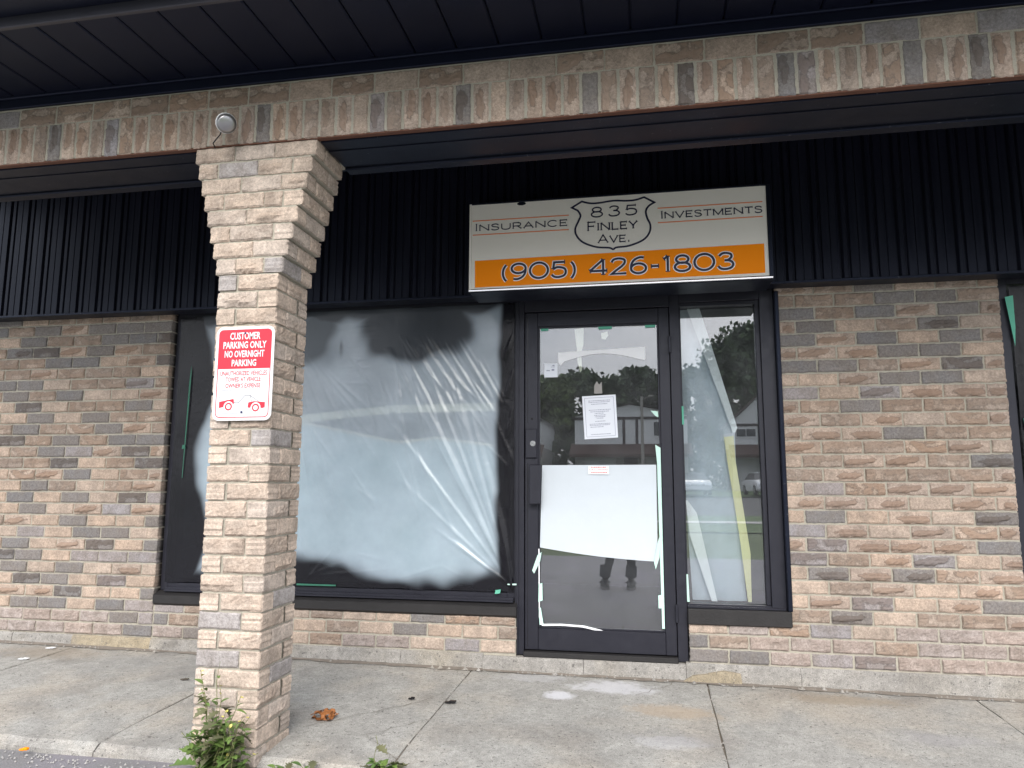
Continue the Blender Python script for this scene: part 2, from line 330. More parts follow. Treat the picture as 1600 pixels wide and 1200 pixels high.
def slab(x0, x1, y0, y1, seed):
    m = MB(); nx, ny = 12, 12; r = random.Random(seed); top = {}
    for j in range(ny + 1):
        for i in range(nx + 1):
            x = x0 + (x1 - x0) * i / nx; y = y0 + (y1 - y0) * j / ny; z = zs(x, y) + .003 * noise.noise(Vector((x * 2, y * 2, seed)))
            e = (i in (0, nx)) or (j in (0, ny))
            if e: z -= .004
            if j == 0: z -= .034; y += r.uniform(-.008, .012)
            if j == 1: z -= .010 + r.uniform(-.003, .003)
            if i in (0, nx): x += r.uniform(-.003, .003)
            if j == 1: y = y0 + .035 + r.uniform(-.010, .010)
            if i == 1: x = x0 + .012
            if i == nx - 1: x = x1 - .012
            top[i, j] = len(m.v); m.v.append((x, y, z))
    for j in range(ny):
        for i in range(nx): m.f.append((top[i, j], top[i + 1, j], top[i + 1, j + 1], top[i, j + 1]))
    ring = [top[i, 0] for i in range(nx + 1)] + [top[nx, j] for j in range(1, ny + 1)] + [top[i, ny] for i in range(nx - 1, -1, -1)] + [top[0, j] for j in range(ny - 1, 0, -1)]
    b0 = len(m.v)
    for k in ring: x, y, z = m.v[k]; m.v.append((x, y - (.02 if y < y0 + .02 else 0), -.3))
    n = len(ring)
    for k in range(n): m.f.append((ring[(k + 1) % n], ring[k], b0 + k, b0 + (k + 1) % n))
    return m
for k in range(len(JX) - 1):
    slab(JX[k] + .0045, JX[k + 1] - .0045, -1.60, -.012, k).build('paving_slab', 'concrete', sw)
MB().quad((-7.6, -1.53, zs(-7.6, -1.53) - .011), (3.9, -1.53, zs(3.9, -1.53) - .011), (3.9, 0, zw(3.9) - .011), (-7.6, 0, zw(-7.6) - .011)).build('joint_filler', 'dirt', sw)
# hairline cracks, a hair above the slabs
def crack(pts, w):
    m = MB(); r = random.Random(len(pts)); P_ = []
    for (a, b) in zip(pts, pts[1:]):
        for k in range(7):
            f = k / 7; P_.append((a[0] + (b[0] - a[0]) * f + r.uniform(-.012, .012), a[1] + (b[1] - a[1]) * f + r.uniform(-.012, .012)))
    for a, b in zip(P_, P_[1:]):
        d = Vector((b[0] - a[0], b[1] - a[1])).normalized(); n_ = Vector((-d.y, d.x)) * w * r.uniform(.3, 1)
        m.quad(*[(q[0] + s_ * n_.x, q[1] + s_ * n_.y, zs(q[0], q[1]) + .0045) for q, s_ in ((a, -.5), (b, -.5), (b, .5), (a, .5))])
    m.build('crack', 'dirt', sw)
crack([(-2.55, -1.2), (-2.36, -1.0), (-2.1, -.72), (-2.0, -.5)], .005); crack([(-1.95, -1.5), (-2.2, -1.25), (-2.0, -1.0), (-1.75, -.85)], .004); crack([(-.9, -.35), (-.72, -.12), (-.7, -.02)], .004)

# ------------------------------------------------------------ bricks
CZ, BX = .085, .23875
ZB = .0765                                        # underside of the lowest brick course
def brick_mesh(name, L, H, D, style, seed):
    r = random.Random(seed); nx = max(5, int(round(L / .016))); nz = 7; m = MB(); att = []; idx = {}
    gx = r.uniform(-.15, .15) * L; gz = r.uniform(-.16, .02) * H; gw = L * r.uniform(.28, .44); gh = H * r.uniform(.22, .32); tilt = r.uniform(-.12, .12)
    for j in range(nz + 1):
        for i in range(nx + 1):
            x = -L / 2 + L * i / nx; z = -H / 2 + H * j / nz; e = i in (0, nx) or j in (0, nz); a = 0; y = 0
            if i == 1: x = -L / 2 + .006
            if i == nx - 1: x = L / 2 - .006
            if j == 1: z = -H / 2 + .008
            if j == nz - 1: z = H / 2 - .007
            if e: y = .0045 + r.uniform(-.001, .0015); x += r.uniform(-.0026, .0026); z += r.uniform(-.0026, .0022)
            else:
                y = r.uniform(-.0007, .0007) + .0012 * noise.noise(Vector((x * 14, z * 20, seed)))
                if style == 'gouge':
                    d = math.hypot((x - gx) / gw, (z - gz - tilt * (x - gx)) / gh) + .5 * noise.noise(Vector((x * 30, z * 30, seed * 3.1)))
                    a = max(0, min(1, (1.15 - d) * 2.6)); y -= a * (.003 + .005 * (z < gz)) + a * r.uniform(-.003, .004)
                elif style == 'rough':
                    a = max(0, min(1, .45 + 1.1 * noise.noise(Vector((x * 16, z * 24, seed))))); y -= a * r.uniform(-.001, .006)
            idx[i, j] = len(m.v); m.v.append((x, y, z)); att.append(a)
    for j in range(nz):
        for i in range(nx): m.f.append((idx[i, j], idx[i + 1, j], idx[i + 1, j + 1], idx[i, j + 1]))
    ring = [idx[i, 0] for i in range(nx + 1)] + [idx[nx, j] for j in range(1, nz + 1)] + [idx[i, nz] for i in range(nx - 1, -1, -1)] + [idx[0, j] for j in range(nz - 1, 0, -1)]
    b0 = len(m.v); n = len(ring)
    for k in ring: x, y, z = m.v[k]; m.v.append((x, D, z)); att.append(0)
    for k in range(n): m.f.append((ring[(k + 1) % n], ring[k], b0 + k, b0 + (k + 1) % n))
    me = bpy.data.meshes.new(name); me.from_pydata(m.v, [], m.f); at_ = me.attributes.new('rough', 'FLOAT', 'POINT'); at_.data.foreach_set('value', att); me.materials.append(M['brick']); me.update()
    return me
POOL = {}
def bmesh_for(L, H, D, style):
    k = (round(L, 3), round(H, 3), round(D, 3), style)
    if k not in POOL: POOL[k] = [brick_mesh('brick', L, H, D, style, 11 * i + hash(style) % 1 + len(POOL) * 7) for i in range(5 if L > .1 else 3)]
    return rnd.choice(POOL[k])
TONE = {'T': ((.50, .395, .32), 'plain'), 't': ((.485, .38, .31), 'gouge'), 'B': ((.42, .335, .275), 'rough'), 'b': ((.44, .345, .285), 'gouge'), 'G': ((.225, .21, .205), 'plain'), 'H': ((.23, .215, .21), 'gouge'), 'g': ((.325, .298, .30), 'plain'), 'h': ((.33, .305, .305), 'gouge'), 'P': ((.43, .365, .335), 'rough')}
def tone(ch, r=.08):
    c_, st = TONE[ch]; k = 1 + rnd.uniform(-r, r); w = rnd.uniform(-.03, .03)
    if st == 'plain' and rnd.random() < .25: st = 'rough' if ch in 'TGg' and rnd.random() < .5 else 'plain'
    return (c_[0] * k * (1 + w), c_[1] * k, c_[2] * k * (1 - w), {'P': .3, 'B': .6}.get(ch, 1)), st
J = .011
def course(parent, x0, x1, z0, h, codes, y=0, D=.10, start_half=False, from_right=False):
    """one running course from x0 to x1, codes are read from the left"""
    cuts = []; H = h - J; x = x0; n = 0
    lens = []
    if from_right:
        tot = x1 - x0; first = BX / 2 if start_half else BX; rest = tot; seq = []
        cur = first
        while rest > .03: seq.append(min(cur, rest)); rest -= cur; cur = BX
        lens = seq[::-1]
    else:
        rest = x1 - x0; cur = BX / 2 if start_half else BX
        while rest > .03: lens.append(min(cur, rest)); rest -= cur; cur = BX
    k0 = max(0, len(lens) - len(codes)) if from_right else 0
    for k, w in enumerate(lens):
        ci = k - k0
        ch = codes[ci] if 0 <= ci < len(codes) else rnd.choice('TTtBBbGGg')
        L = w - J
        if L < .02: x += w; continue
        L = round(L / .002) * .002 if abs(L - (BX - J)) > .004 else BX - J
        c_, st = tone(ch)
        place(bmesh_for(L, H, D, st), 'brick', (x + w / 2 - (J / 2 if k == len(lens) - 1 and not from_right else 0) * 0, y + rnd.uniform(-.0045, .002), z0 + h / 2), parent, c_, (rnd.uniform(-.016, .010), rnd.uniform(-.011, .011), rnd.uniform(-.010, .010)))
        x += w
def rowz(k): return (28.9 - k) * CZ              # underside of course k, counted from the top
RIGHT = ['TBGTBB', 'BBBGGB', 'GBGtGb', 'tGTBHT', 'GtGTGb', 'tttGGT', 'GGBtGt', 'TTtGGT', 'gThbbb', 'bBGBBB', 'tBtTBb', 'tttGBB', 'tBBTtT', 'TBttBH', 'BtBBBb', 'TgTbbt', 'tbbTtb', 'TGTtTH', 'gbTbTt', 'tgbbtG', 'gBthTb', 'THbHTt', 'TBtTtB', 'TbgTtG', 'BHTBBb']
LEFT = ['GTBBBBB', 'GBGtGGG', 'TGBBGGG', 'BHGtGtB', 'BBGGTtG', 'TBtBBBT', 'GGTBBhT', 'GBGTTb', 'TGTBBGT', 'TGTGBT', 'GBTGtB', 'GBGBGG', 'TBGgtGT', 'BBGTBG', 'TtGTBt', 'TGBTBt', 'TGTGTGg', 'TGTtgt', 'tTGTTG', 'TgTGGT', 'tGTtGTG', 'GGTggg', 'tGTGTtT', 'TGGTgT', 'ttGTTG', 'TGGTGg', 'PPPPGg', 'PPPPPG']
wl = thing('brick_wall', (-5.3, .05, .05), 'mottled brick wall on the left, between the photo edge and the black window jamb', 'wall')
MB().box(-7.3, -4.322, .0075, .2, ZB - .02, 2.456).build('mortar', 'mortar', wl)
wr = thing('brick_wall', (.6, .05, .05), 'mottled brick wall right of the narrow window beside the door', 'wall')
MB().box(.008, 1.305, .0075, .2, ZB - .02, 2.456).box(-.592, .008, .0075, .2, ZB - .02, .295).box(1.305, 2.9, .0075, .2, ZB - .02, .295).build('mortar', 'mortar', wr)
wm = thing('brick_wall', (-3, .05, .05), 'low strip of brickwork under the plastic-covered shop window', 'wall')
MB().box(-4.322, -1.69, .0075, .2, ZB - .02, .30).build('mortar', 'mortar', wm)
for k in range(1, 29):
    z0 = rowz(k); h = CZ if k > 1 else .058; half = (k % 2 == 0)
    course(wl, -6.75, -4.313, z0, h, LEFT[k - 1], start_half=(k % 2 == 1), from_right=True)
    if k <= 25: course(wr, 0, 1.313, z0, h, RIGHT[k - 1], start_half=half)
    else: course(wr, -.60, 2.4, z0, h, {26: 'TPTgTPPPP', 27: 'GBPPPBPPPP', 28: 'GGPggPPPP'}[k], start_half=(k == 27))
    if k >= 26:
        hh = h if k > 26 else .062
        course(wm, -4.313, -1.682, z0, hh, {26: 'gBGBTBTTGTBTb', 27: 'GBHTgTBTGTTBT', 28: 'PGTgTBPPTgTTg'}[k], start_half=(k == 27))

# brick column with corbelled head
cl = thing('brick_column', (-2.74, -1.465, -.09), 'tan brick column with flared corbelled head carrying the parking sign', 'column')
CX0, CX1, CY0, CY1 = -2.901, -2.580, -1.625, -1.304
mcol = MB().box(CX0 + .009, CX1 - .009, CY0 + .009, CY1 - .009, -.2, 2.19)
CT = .0848; ztop = 2.862
COLT = {'T': (.56, .425, .325)}
def col_tone():
    q = rnd.random()
    if q < .74: c_ = (.60, .49, .405)
    elif q < .93: c_ = (.56, .475, .41)
    else: c_ = (.40, .37, .36)
    k = rnd.uniform(.92, 1.06); st = rnd.choice(['plain', 'rough', 'gouge', 'rough']) if q < .88 else 'plain'
    c_ = tuple(x * k for x in c_)
    return c_, st
def cbrick(cx, cy, z, L, D, rz, H=CT - .010):
    c_, st = col_tone(); place(bmesh_for(round(L, 3), H, D, st), 'brick', (cx, cy, z), cl, (*c_, .28), (rnd.uniform(-.008, .008), rnd.uniform(-.008, .008), rz + rnd.uniform(-.008, .008)))
def flankbricks(z, x0, x1, y0, y1, flip):
    """one course of the column: front run, back run and the two sides"""
    D = .098; W_ = x1 - x0; fx = x0; 
    if W_ < .36:
        S = .212; g = .011
        if not flip:
            cbrick(x0 + S / 2, y0, z, S, D, 0); cbrick(x1, y0 + S / 2, z, S, D, R(90)); cbrick(x1 - S / 2, y1, z, S, D, R(180)); cbrick(x0, y1 - S / 2, z, S, D, R(-90))
        else:
            cbrick(x1 - S / 2, y0, z, S, D, 0); cbrick(x1, y1 - S / 2, z, S, D, R(90)); cbrick(x0 + S / 2, y1, z, S, D, R(180)); cbrick(x0, y0 + S / 2, z, S, D, R(-90))
    else:
        a = x0; first = True; b_end = x1 - (0 if flip else .108)
        L0 = .222 if flip else .112
        while b_end - a > .03:
            L = min(L0 if first else .222, b_end - a)
            if b_end - a - L < .05: L = b_end - a
            cbrick(a + L / 2, y0, z, L - (.010 if b_end - a - L > .01 else 0), D, 0); a += L; first = False
        s0 = y0 + (.108 if flip else 0); e = y1 - s0; L = .205 if not flip else e * .62
        cbrick(x1, s0 + L / 2, z, L - .01, D, R(90)); cbrick(x1, s0 + L + (e - L) / 2, z, e - L, D, R(90))
        cbrick(x0, y0 + .108 + .1, z, .2, D, R(-90))
n_sh = 8
for k in range(8):                                  # corbels, k = 0 is the top course
    e = .0215 * (8 - k); z = ztop - (k + .5) * CT
    flankbricks(z, CX0 - e, CX1 + e, CY0 - .001 * k * 0, CY1, k % 2 == 0)
    mcol.box(CX0 - e + .010, CX1 + e - .010, CY0 + .009, CY1 - .009, z - CT / 2 + .002, z + CT / 2 + .002)
k = 8
while True:
    z = ztop - (k + .5) * CT
    if z < -.13: break
    flankbricks(z, CX0, CX1, CY0, CY1, k % 2 == 0); k += 1
mcol.build('mortar', 'mortar', cl)

# beam: soldier course, stretcher course above, black underside
bm_ = thing('brick_beam', (-1.5, -1.45, 2.87), 'long brick beam of upright soldier bricks above the column', 'beam')
BY = -1.63; SZ0, SZ1, ST = 2.868, 3.070, 3.178; SP = .0868
MB().box(-6.2, 3.4, BY + .006, -1.23, SZ0 + .004, 3.30).build('mortar', 'mortar', bm_)
x = -5.0; i = 0
SOLD = 'tBtTBtBGTbtBHTtBgTbBtBtTBbGTtBBtTgBtbBHtTBtbTGBtBTGbTtBHgTBtTGBtHbTg'
while x < 2.2:
    c_, st = tone(SOLD[i % len(SOLD)]); 
    if st in('plain', 'rough') and rnd.random() < .75: st = rnd.choice(['gouge', 'gouge', 'rough'])
    place(bmesh_for(SZ1 - SZ0, SP - .0145, .09, st), 'soldier_brick', (x + SP / 2, BY + rnd.uniform(-.003, .002), (SZ0 + SZ1) / 2 - .003 + rnd.uniform(-.002, .002)), bm_, c_, (rnd.uniform(-.006, .006), R(90) + rnd.uniform(-.008, .008), rnd.uniform(-.01, .01)))
    x += SP; i += 1
x = -5.05
while x < 2.3:
    c_, st = tone(rnd.choice('TBBBgB')); c_ = tuple(v * .92 for v in c_[:3])  # stretchers toned down: soffit shade put into their colour
    place(bmesh_for(.226 - .008, ST - SZ1 - .009, .09, 'rough' if rnd.random() < .5 else 'plain'), 'stretcher_brick', (x + .113, BY + .001 + rnd.uniform(-.002, .002), (ST + SZ1) / 2), bm_, c_, (0, 0, 0)); x += .226
box('steel_angle', -6.2, 3.4, BY + .004, BY + .034, SZ0 - .008, SZ0 - .001, 'rust_steel', bm_, 0)
def underside(x0, x1):
    box('underside_board', x0, x1, BY + .035, -1.30, SZ0 - .016, SZ0 + .002, 'black_paint', bm_)
    box('edge_trim', x0, x1, -1.30 + .001, -1.228, SZ0 - .030, SZ0 + .02, 'black_paint', bm_, .006)
    box('cover_strip', x0, x1, -1.50, -1.44, SZ0 - .021, SZ0 - .0165, 'black_paint', bm_, .001)
underside(-6.2, -3.09); underside(-2.40, 3.4)
MB().box(-6.2, 3.4, -1.222, -1.20, SZ0 + .01, 3.42).build('back_board', 'black_paint', bm_)

# eave: soffit panels, frieze, fascia, gutter
ev = thing('eave', (-1.5, -1.9, 3.25), 'dark metal eave soffit above the brick beam, lined with plank grooves', 'soffit')
box('frieze_board', -6.2, 3.4, BY - .012, BY + .03, ST + .003, 3.262, 'dark_soffit', ev, .003)
box('frieze_moulding', -6.2, 3.4, BY - .03, BY - .0125, 3.228, 3.2445, 'dark_soffit', ev, .004)
x = -5.62
while x < 3.3:
    MB().prism([(x + .003, 3.245), (x + .010, 3.2405), (x + .197, 3.2405), (x + .204, 3.245), (x + .204, 3.256), (x + .003, 3.256)], -2.185, BY - .013).build('soffit_panel', 'dark_soffit', ev)
    x += .207
box('soffit_backing', -6.2, 3.4, -2.2, BY - .013, 3.257, 3.28, 'dark_soffit', ev, 0)
box('fascia_board', -6.2, 3.4, -2.21, -2.186, 3.222, 3.42, 'fascia_metal', ev, .004)
MB().prism([(0, 0)] * 0 or [(-2.36, 3.40), (-2.345, 3.30), (-2.31, 3.272), (-2.212, 3.272), (-2.212, 3.40)], -6.2, 3.4)
m = MB(); prof = [(-2.37, 3.405), (-2.35, 3.31), (-2.315, 3.272), (-2.212, 3.272), (-2.212, 3.405)]
i0 = len(m.v); m.v += [(-6.2, a, b) for a, b in prof] + [(3.4, a, b) for a, b in prof]
for k in range(4): m.f.append((k, k + 1, 5 + k + 1, 5 + k))
m.build('gutter', 'dark_soffit', ev)
MB().quad((-6.3, -2.40, 3.41), (3.5, -2.40, 3.41), (3.5, 1.5, 4.6), (-6.3, 1.5, 4.6)).quad((-6.3, -2.40, 3.425), (-6.3, 1.5, 4.615), (3.5, 1.5, 4.615), (3.5, -2.40, 3.425)).build('roof_deck', 'brown_shingle', ev)
box('porch_ceiling', -6.3, 3.5, -1.2, .2, 3.55, 3.57, 'dark_soffit', ev, 0)

# ribbed black siding
sd = thing('metal_siding', (-1.5, -.06, 2.43), 'black ribbed metal siding band above windows and door', 'siding')
def sidx(prev=[0]): pass
PER = .1645
prof = [(0, .022), (.012, .004), (.036, .004), (.042, .016), (.050, .016), (.056, .002), (.098, .002), (.100, .007), (.104, .007), (.106, .002), (.150, .002), (.156, .022)]
x = -6.52
while x < 3.0:
    m = MB(); n = 0; top = 3.6; pts = []
    for q in range(4): pts += [(x + q * PER + a, -.125 + b) for a, b in prof]
    pts.append((x + 4 * PER, -.103)); i0 = 0
    for a, b in pts: m.v += [(a, b, 2.432), (a, b, top)]
    for k in range(len(pts) - 1): m.f.append((2 * k, 2 * k + 2, 2 * k + 3, 2 * k + 1))
    m.build('siding_panel', 'black_siding', sd); x += 4 * PER
box('bottom_trim', -6.6, 3.0, -.135, -.005, 2.414, 2.4315, 'black_paint', sd, .003)
box('backing_board', -6.6, 3.0, -.088, .2, 2.458, 3.6, 'black_paint', sd, 0)

# foundation strip under brickwork and door
fd = thing('foundation', (-1.5, 0, -.03), 'rough pale concrete foundation strip along the foot of the wall', 'foundation')
xs = [-7.0, -5.45, -4.95, -4.62, -4.31, -3.6, -2.46, -1.9, -1.25, -.62, .05, 1.6, 2.8]
for a, b in zip(xs, xs[1:]):
    tan = (-5.3 < a < -4.5) ; yy = -.012 + rnd.uniform(-.008, .006)
    door = -1.7 < (a + b) / 2 < -.6
    mm = MB(); nn = 22; zt = ZB - .004 if not door else .062
    for i in range(nn + 1):
        xx = a + .0012 + (b - a - .0024) * i / nn; w = .010 * noise.noise(Vector((xx * 13, 1, 2))); w2 = .014 * noise.noise(Vector((xx * 9, 4, 2)))
        mm.v += [(xx, .19, zt), (xx, yy + .012 + w2, zt), (xx, yy + w2, zt - .012 + w), (xx, yy - .006 + w, .02), (xx, yy - .022 + w2, zs(xx, 0) - .05)]
    for i in range(nn):
        for q in range(4): mm.f.append((i * 5 + q + 1, (i + 1) * 5 + q + 1, (i + 1) * 5 + q, i * 5 + q))
    mm.f += [(0, 1, 2, 3, 4), (nn * 5 + 4, nn * 5 + 3, nn * 5 + 2, nn * 5 + 1, nn * 5)]
    mm.build('concrete_block', 'tan_parging' if tan else 'foundation_concrete', fd)
for poly in ([(-.66, -.04), (-.42, -.04), (-.40, .012), (-.47, .022), (-.58, .006)], [(-.47, -.045), (-.29, -.045), (-.30, .028), (-.40, .040), (-.49, .022)]):
    MB().prism(poly, -.040 + .004 * (poly[0][0] > -.5), -.006).build('parging_flake', 'tan_parging', fd)

# dark room behind the glass
ro = MB(); 
ro.quad((-7, 3.5, 0), (3, 3.5, 0), (3, 3.5, 3.4), (-7, 3.5, 3.4)); ro.quad((-7, .2, 3.0), (-7, 3.5, 3.0), (3, 3.5, 3.0), (3, .2, 3.0)); ro.quad((-7, .2, 0), (-7, .2, 3.4), (-7, 3.5, 3.4), (-7, 3.5, 0)); ro.quad((3, .2, 0), (3, 3.5, 0), (3, 3.5, 3.4), (3, .2, 3.4))
tag(ro.build('interior_wall', 'interior_wall'), kind='structure')
tag(MB().quad((-7, .2, .06), (3, .2, .06), (3, 3.5, .06), (-7, 3.5, .06)).build('interior_floor', 'interior_floor'), kind='structure')

# ------------------------------------------------------------ big window
wi = thing('shop_window', (-3.0, .06, .31), 'wide black framed shop window behind the brick column', 'window')
AL = 'black_aluminium'
def frame4(parent, x0, x1, z0, z1, w, y0, y1, bw=None, name='frame'):
    bw = bw or w
    box(name, x0, x0 + w, y0, y1, z0, z1, AL, parent); box(name, x1 - w, x1, y0, y1, z0, z1, AL, parent)
    box(name, x0 + w + .0005, x1 - w - .0005, y0, y1, z1 - w, z1, AL, parent); box(name, x0 + w + .0005, x1 - w - .0005, y0, y1, z0, z0 + bw, AL, parent)
frame4(wi, -4.308, -1.702, .398, 2.452, .055, .055, .16)
frame4(wi, -4.2525, -1.7575, .4535, 2.3965, .028, .072, .15, name='glazing_stop')
MB().box(-4.24, -1.77, .098, .104, .47, 2.385).build('glass_pane', 'clear_glass', wi)
box('mullion', -3.455, -3.405, .075, .15, .482, 2.368, AL, wi)
m = MB(); m.v += [(x, y, z) for x in (-4.312, -1.684) for y, z in ((.15, .397), (.056, .397), (-.016, .372), (-.016, .318), (.0, .304), (.15, .304))]
for k in range(6): m.f.append((k, (k + 1) % 6, 6 + (k + 1) % 6, 6 + k))
m.f += [tuple(range(5, -1, -1)), tuple(range(6, 12))]; m.build('sill', 'sill_paint', wi)
box('sill_ridge', -4.25, -1.71, .030, .0545, .4005, .424, AL, wi, .003); box('sill_ridge', -4.25, -1.71, .012, .0295, .3935, .408, AL, wi, .003)
# paper inside the glass, seen through the film
pa = MB(); top = [(-4.2, 1.66), (-3.6, 1.62), (-3.23, 1.59), (-2.553, 1.453), (-2.266, 1.482), (-1.78, 1.415)]
for (a, za), (b, zb) in zip(top, top[1:]): pa.quad((a, .125, .48), (b, .125, .48), (b, .125, zb), (a, .125, za))
for (a, za), (b, zb) in zip(top, top[1:]): pa.quad((a, .127, za), (b, .127, zb), (b, .127, .48), (a, .127, .48))
tag(pa.build('window_paper', 'blue_paper'), 'pale blue paper sheet covering the lower half of the shop window from inside', 'paper')
tp = MB()
for (a, za), (b, zb) in zip(top, top[1:]): tp.quad((a, .112, za - .012), (b, .112, zb - .012), (b, .112, zb + .006), (a, .112, za + .006))
tag(tp.build('paper_edge_tape', 'cream_tape'), 'thin white taped edge along the top of the blue window paper', 'tape')
tp = MB(); yt = [(-4.2, 1.58), (-3.222, 1.637), (-2.587, 1.692), (-1.78, 1.695)]
for (a, za), (b, zb) in zip(yt, yt[1:]): tp.quad((a, .109, za - .032), (b, .109, zb - .032), (b, .109, zb + .024), (a, .109, za + .024))
tag(tp.build('yellow_tape', 'cream_tape'), 'pale yellow tape band running across the shop window at mid height', 'tape')
# film over the window
def sm(x, a, b):
    t_ = max(0, min(1, (x - a) / (b - a))); return t_ * t_ * (3 - 2 * t_)
def fx(px): return -3.265 + (px - 478) / 322 * 1.536
def fz(py): return 2.375 - (py - 490) / 420 * 1.87
FOLD = []
def fold(a, b, amp, w): FOLD.append((fx(a[0]), fz(a[1]), fx(b[0]), fz(b[1]), amp, w))
for e, am, w in (((618, 560), 9, 11), ((648, 590), 12, 13), ((665, 560), 8, 8), ((690, 575), 8, 8), ((706, 600), 7, 7), ((724, 640), 8, 8), ((742, 660), 7, 7), ((756, 700), 7, 7), ((768, 740), 8, 7), ((780, 780), 8, 7), ((790, 820), 6, 6), ((600, 640), 7, 9), ((640, 760), 5, 8), ((690, 830), 6, 7), ((720, 850), 6, 6)): fold((803, 914), e, am, w)
for a, b in (((642, 537), (712, 640)), ((662, 535), (730, 640)), ((680, 540), (745, 640)), ((700, 545), (760, 645)), ((722, 545), (770, 630)), ((640, 560), (690, 660)), ((625, 570), (640, 690)), ((650, 600), (680, 710)), ((752, 575), (785, 640)), ((740, 600), (775, 655))): fold(a, b, 6, 7)
for a, b in (((505, 575), (580, 665)), ((515, 580), (590, 650)), ((500, 585), (555, 690)), ((480, 610), (520, 760)), ((490, 600), (540, 720)), ((470, 640), (500, 800)), ((500, 740), (530, 830)), ((520, 720), (545, 820)), ((560, 740), (600, 800)), ((570, 770), (600, 790)), ((470, 800), (500, 900)), ((465, 840), (498, 905)), ((640, 690), (668, 800)), ((610, 690), (672, 820)), ((655, 700), (720, 840)), ((500, 905), (560, 880)), ((500, 908), (540, 860)), ((505, 905), (620, 893)), ((640, 905), (700, 885)), ((700, 885), (740, 905)), ((575, 870), (620, 880))): fold(a, b, 3.6 if a[1] < 850 else 2.2, 8)
for k in range(16): fold((rnd.uniform(520, 560), 505 + 6.5 * k), (rnd.uniform(565, 600), 503 + 6.5 * k + rnd.uniform(-5, 5)), rnd.uniform(.8, 1.6), 4)
for k in range(40):
    a = (rnd.uniform(600, 770), rnd.uniform(530, 640)); fold(a, (a[0] + rnd.uniform(20, 50), a[1] + rnd.uniform(40, 80)), rnd.uniform(1.5, 3.2), rnd.uniform(3, 5))
for k in range(7): fold((806 - k * 1.5, 520 + k * 60), (790 + k * 2, 570 + k * 60), 7, 7)
for k in range(26):
    a = (rnd.uniform(300, 780), rnd.uniform(520, 800)); fold(a, (a[0] + rnd.uniform(15, 60), a[1] + rnd.uniform(30, 110)), rnd.uniform(2, 4), rnd.uniform(5, 9))
def film_y(x, z):
    y = 0
    for ax, az, bx_, bz, amp, w in FOLD:
        if x < min(ax, bx_) - .05 or x > max(ax, bx_) + .05 or z < min(az, bz) - .05 or z > max(az, bz) + .05: continue
        dx, dz = bx_ - ax, bz - az; L2 = dx * dx + dz * dz; t_ = ((x - ax) * dx + (z - az) * dz) / L2
        if t_ < -.05 or t_ > 1.05: continue
        d = abs((x - ax) * dz - (z - az) * dx) / math.sqrt(L2); w_ = w * .0014 * (.6 + .9 * max(0, t_))
        if d < 3 * w_: y -= amp * .00115 * math.exp(-(d / w_) ** 2) * math.sin(math.pi * max(.02, min(.98, t_ * .9 + .05))) ** .6
    return y
def fspray(x, z):
    n_ = .10 * noise.noise(Vector((x * 3, 0, z * 3))) + .05 * noise.noise(Vector((x * 8, 3, z * 8)))
    s = 0
    s = max(s, sm(x + n_ * .3, -1.865, -1.80))                                   # right margin
    zb_ = .585 + .05 * math.sin(x * 3.6 + 1.2) + .07 * sm(x, -2.2, -2.9) + .0 * x
    s = max(s, sm(-(z + n_ * .7), -zb_ - .05, -zb_ + .10))                              # bottom margin
    s = max(s, .93 * sm(z + n_, 2.24, 2.36))
    s = max(s, .93 * sm(.42 - math.hypot((x + 2.42) / 1.25, (z - 2.27) / .78) + n_ * .8, 0, .13))   # dark clouds near the top
    s = max(s, .85 * sm(.32 - math.hypot((x + 3.18) / .8, (z - 2.22) / 1.0) + n_, 0, .16))
    s = max(s, .80 * sm(.10 - math.hypot((x + 2.98) / .35, (z - 2.15) / 1.4) + n_ * .5, 0, .1))
    lb = -4.005 - .055 * math.sin(z * 5.6 + .3)
    s = max(s, sm(-(x + n_ * .25), -lb - .05, -lb + .04))                         # left margin
    return min(1, s)
def film_sheet(name, x0, x1, z0, z1, nx, nz, ybase, yfun, sfun, mat, label):
    m = MB(); sp = []
    for j in range(nz + 1):
        for i in range(nx + 1):
            x = x0 + (x1 - x0) * i / nx; z = z0 + (z1 - z0) * j / nz
            e = min(i, nx - i) / 4; e2 = min(j, nz - j) / 4; k = min(1, e, e2)
            xx = x + .004 * noise.noise(Vector((z * 9, 0, 1))) * (i in (0, nx)); zz = z + .010 * noise.noise(Vector((x * 7, 5, 1))) * (j in (0, nz))
            m.v.append((xx, ybase + yfun(x, z) * (.35 + .65 * k) + .006 * noise.noise(Vector((x * 3.5, 9, z * 3.5))) * k, zz)); sp.append(sfun(x, z))
    for j in range(nz):
        for i in range(nx): a = j * (nx + 1) + i; m.f.append((a, a + 1, a + nx + 2, a + nx + 1))
    m.a = ('spray', sp); o = m.build(name, mat, None, True); return tag(o, label, 'plastic sheet')
film_sheet('plastic_sheet', -4.27, -1.712, .458, 2.404, 290, 220, .044, film_y, fspray, 'plastic_film', 'wrinkled translucent plastic sheet with black overspray taped over the big window')
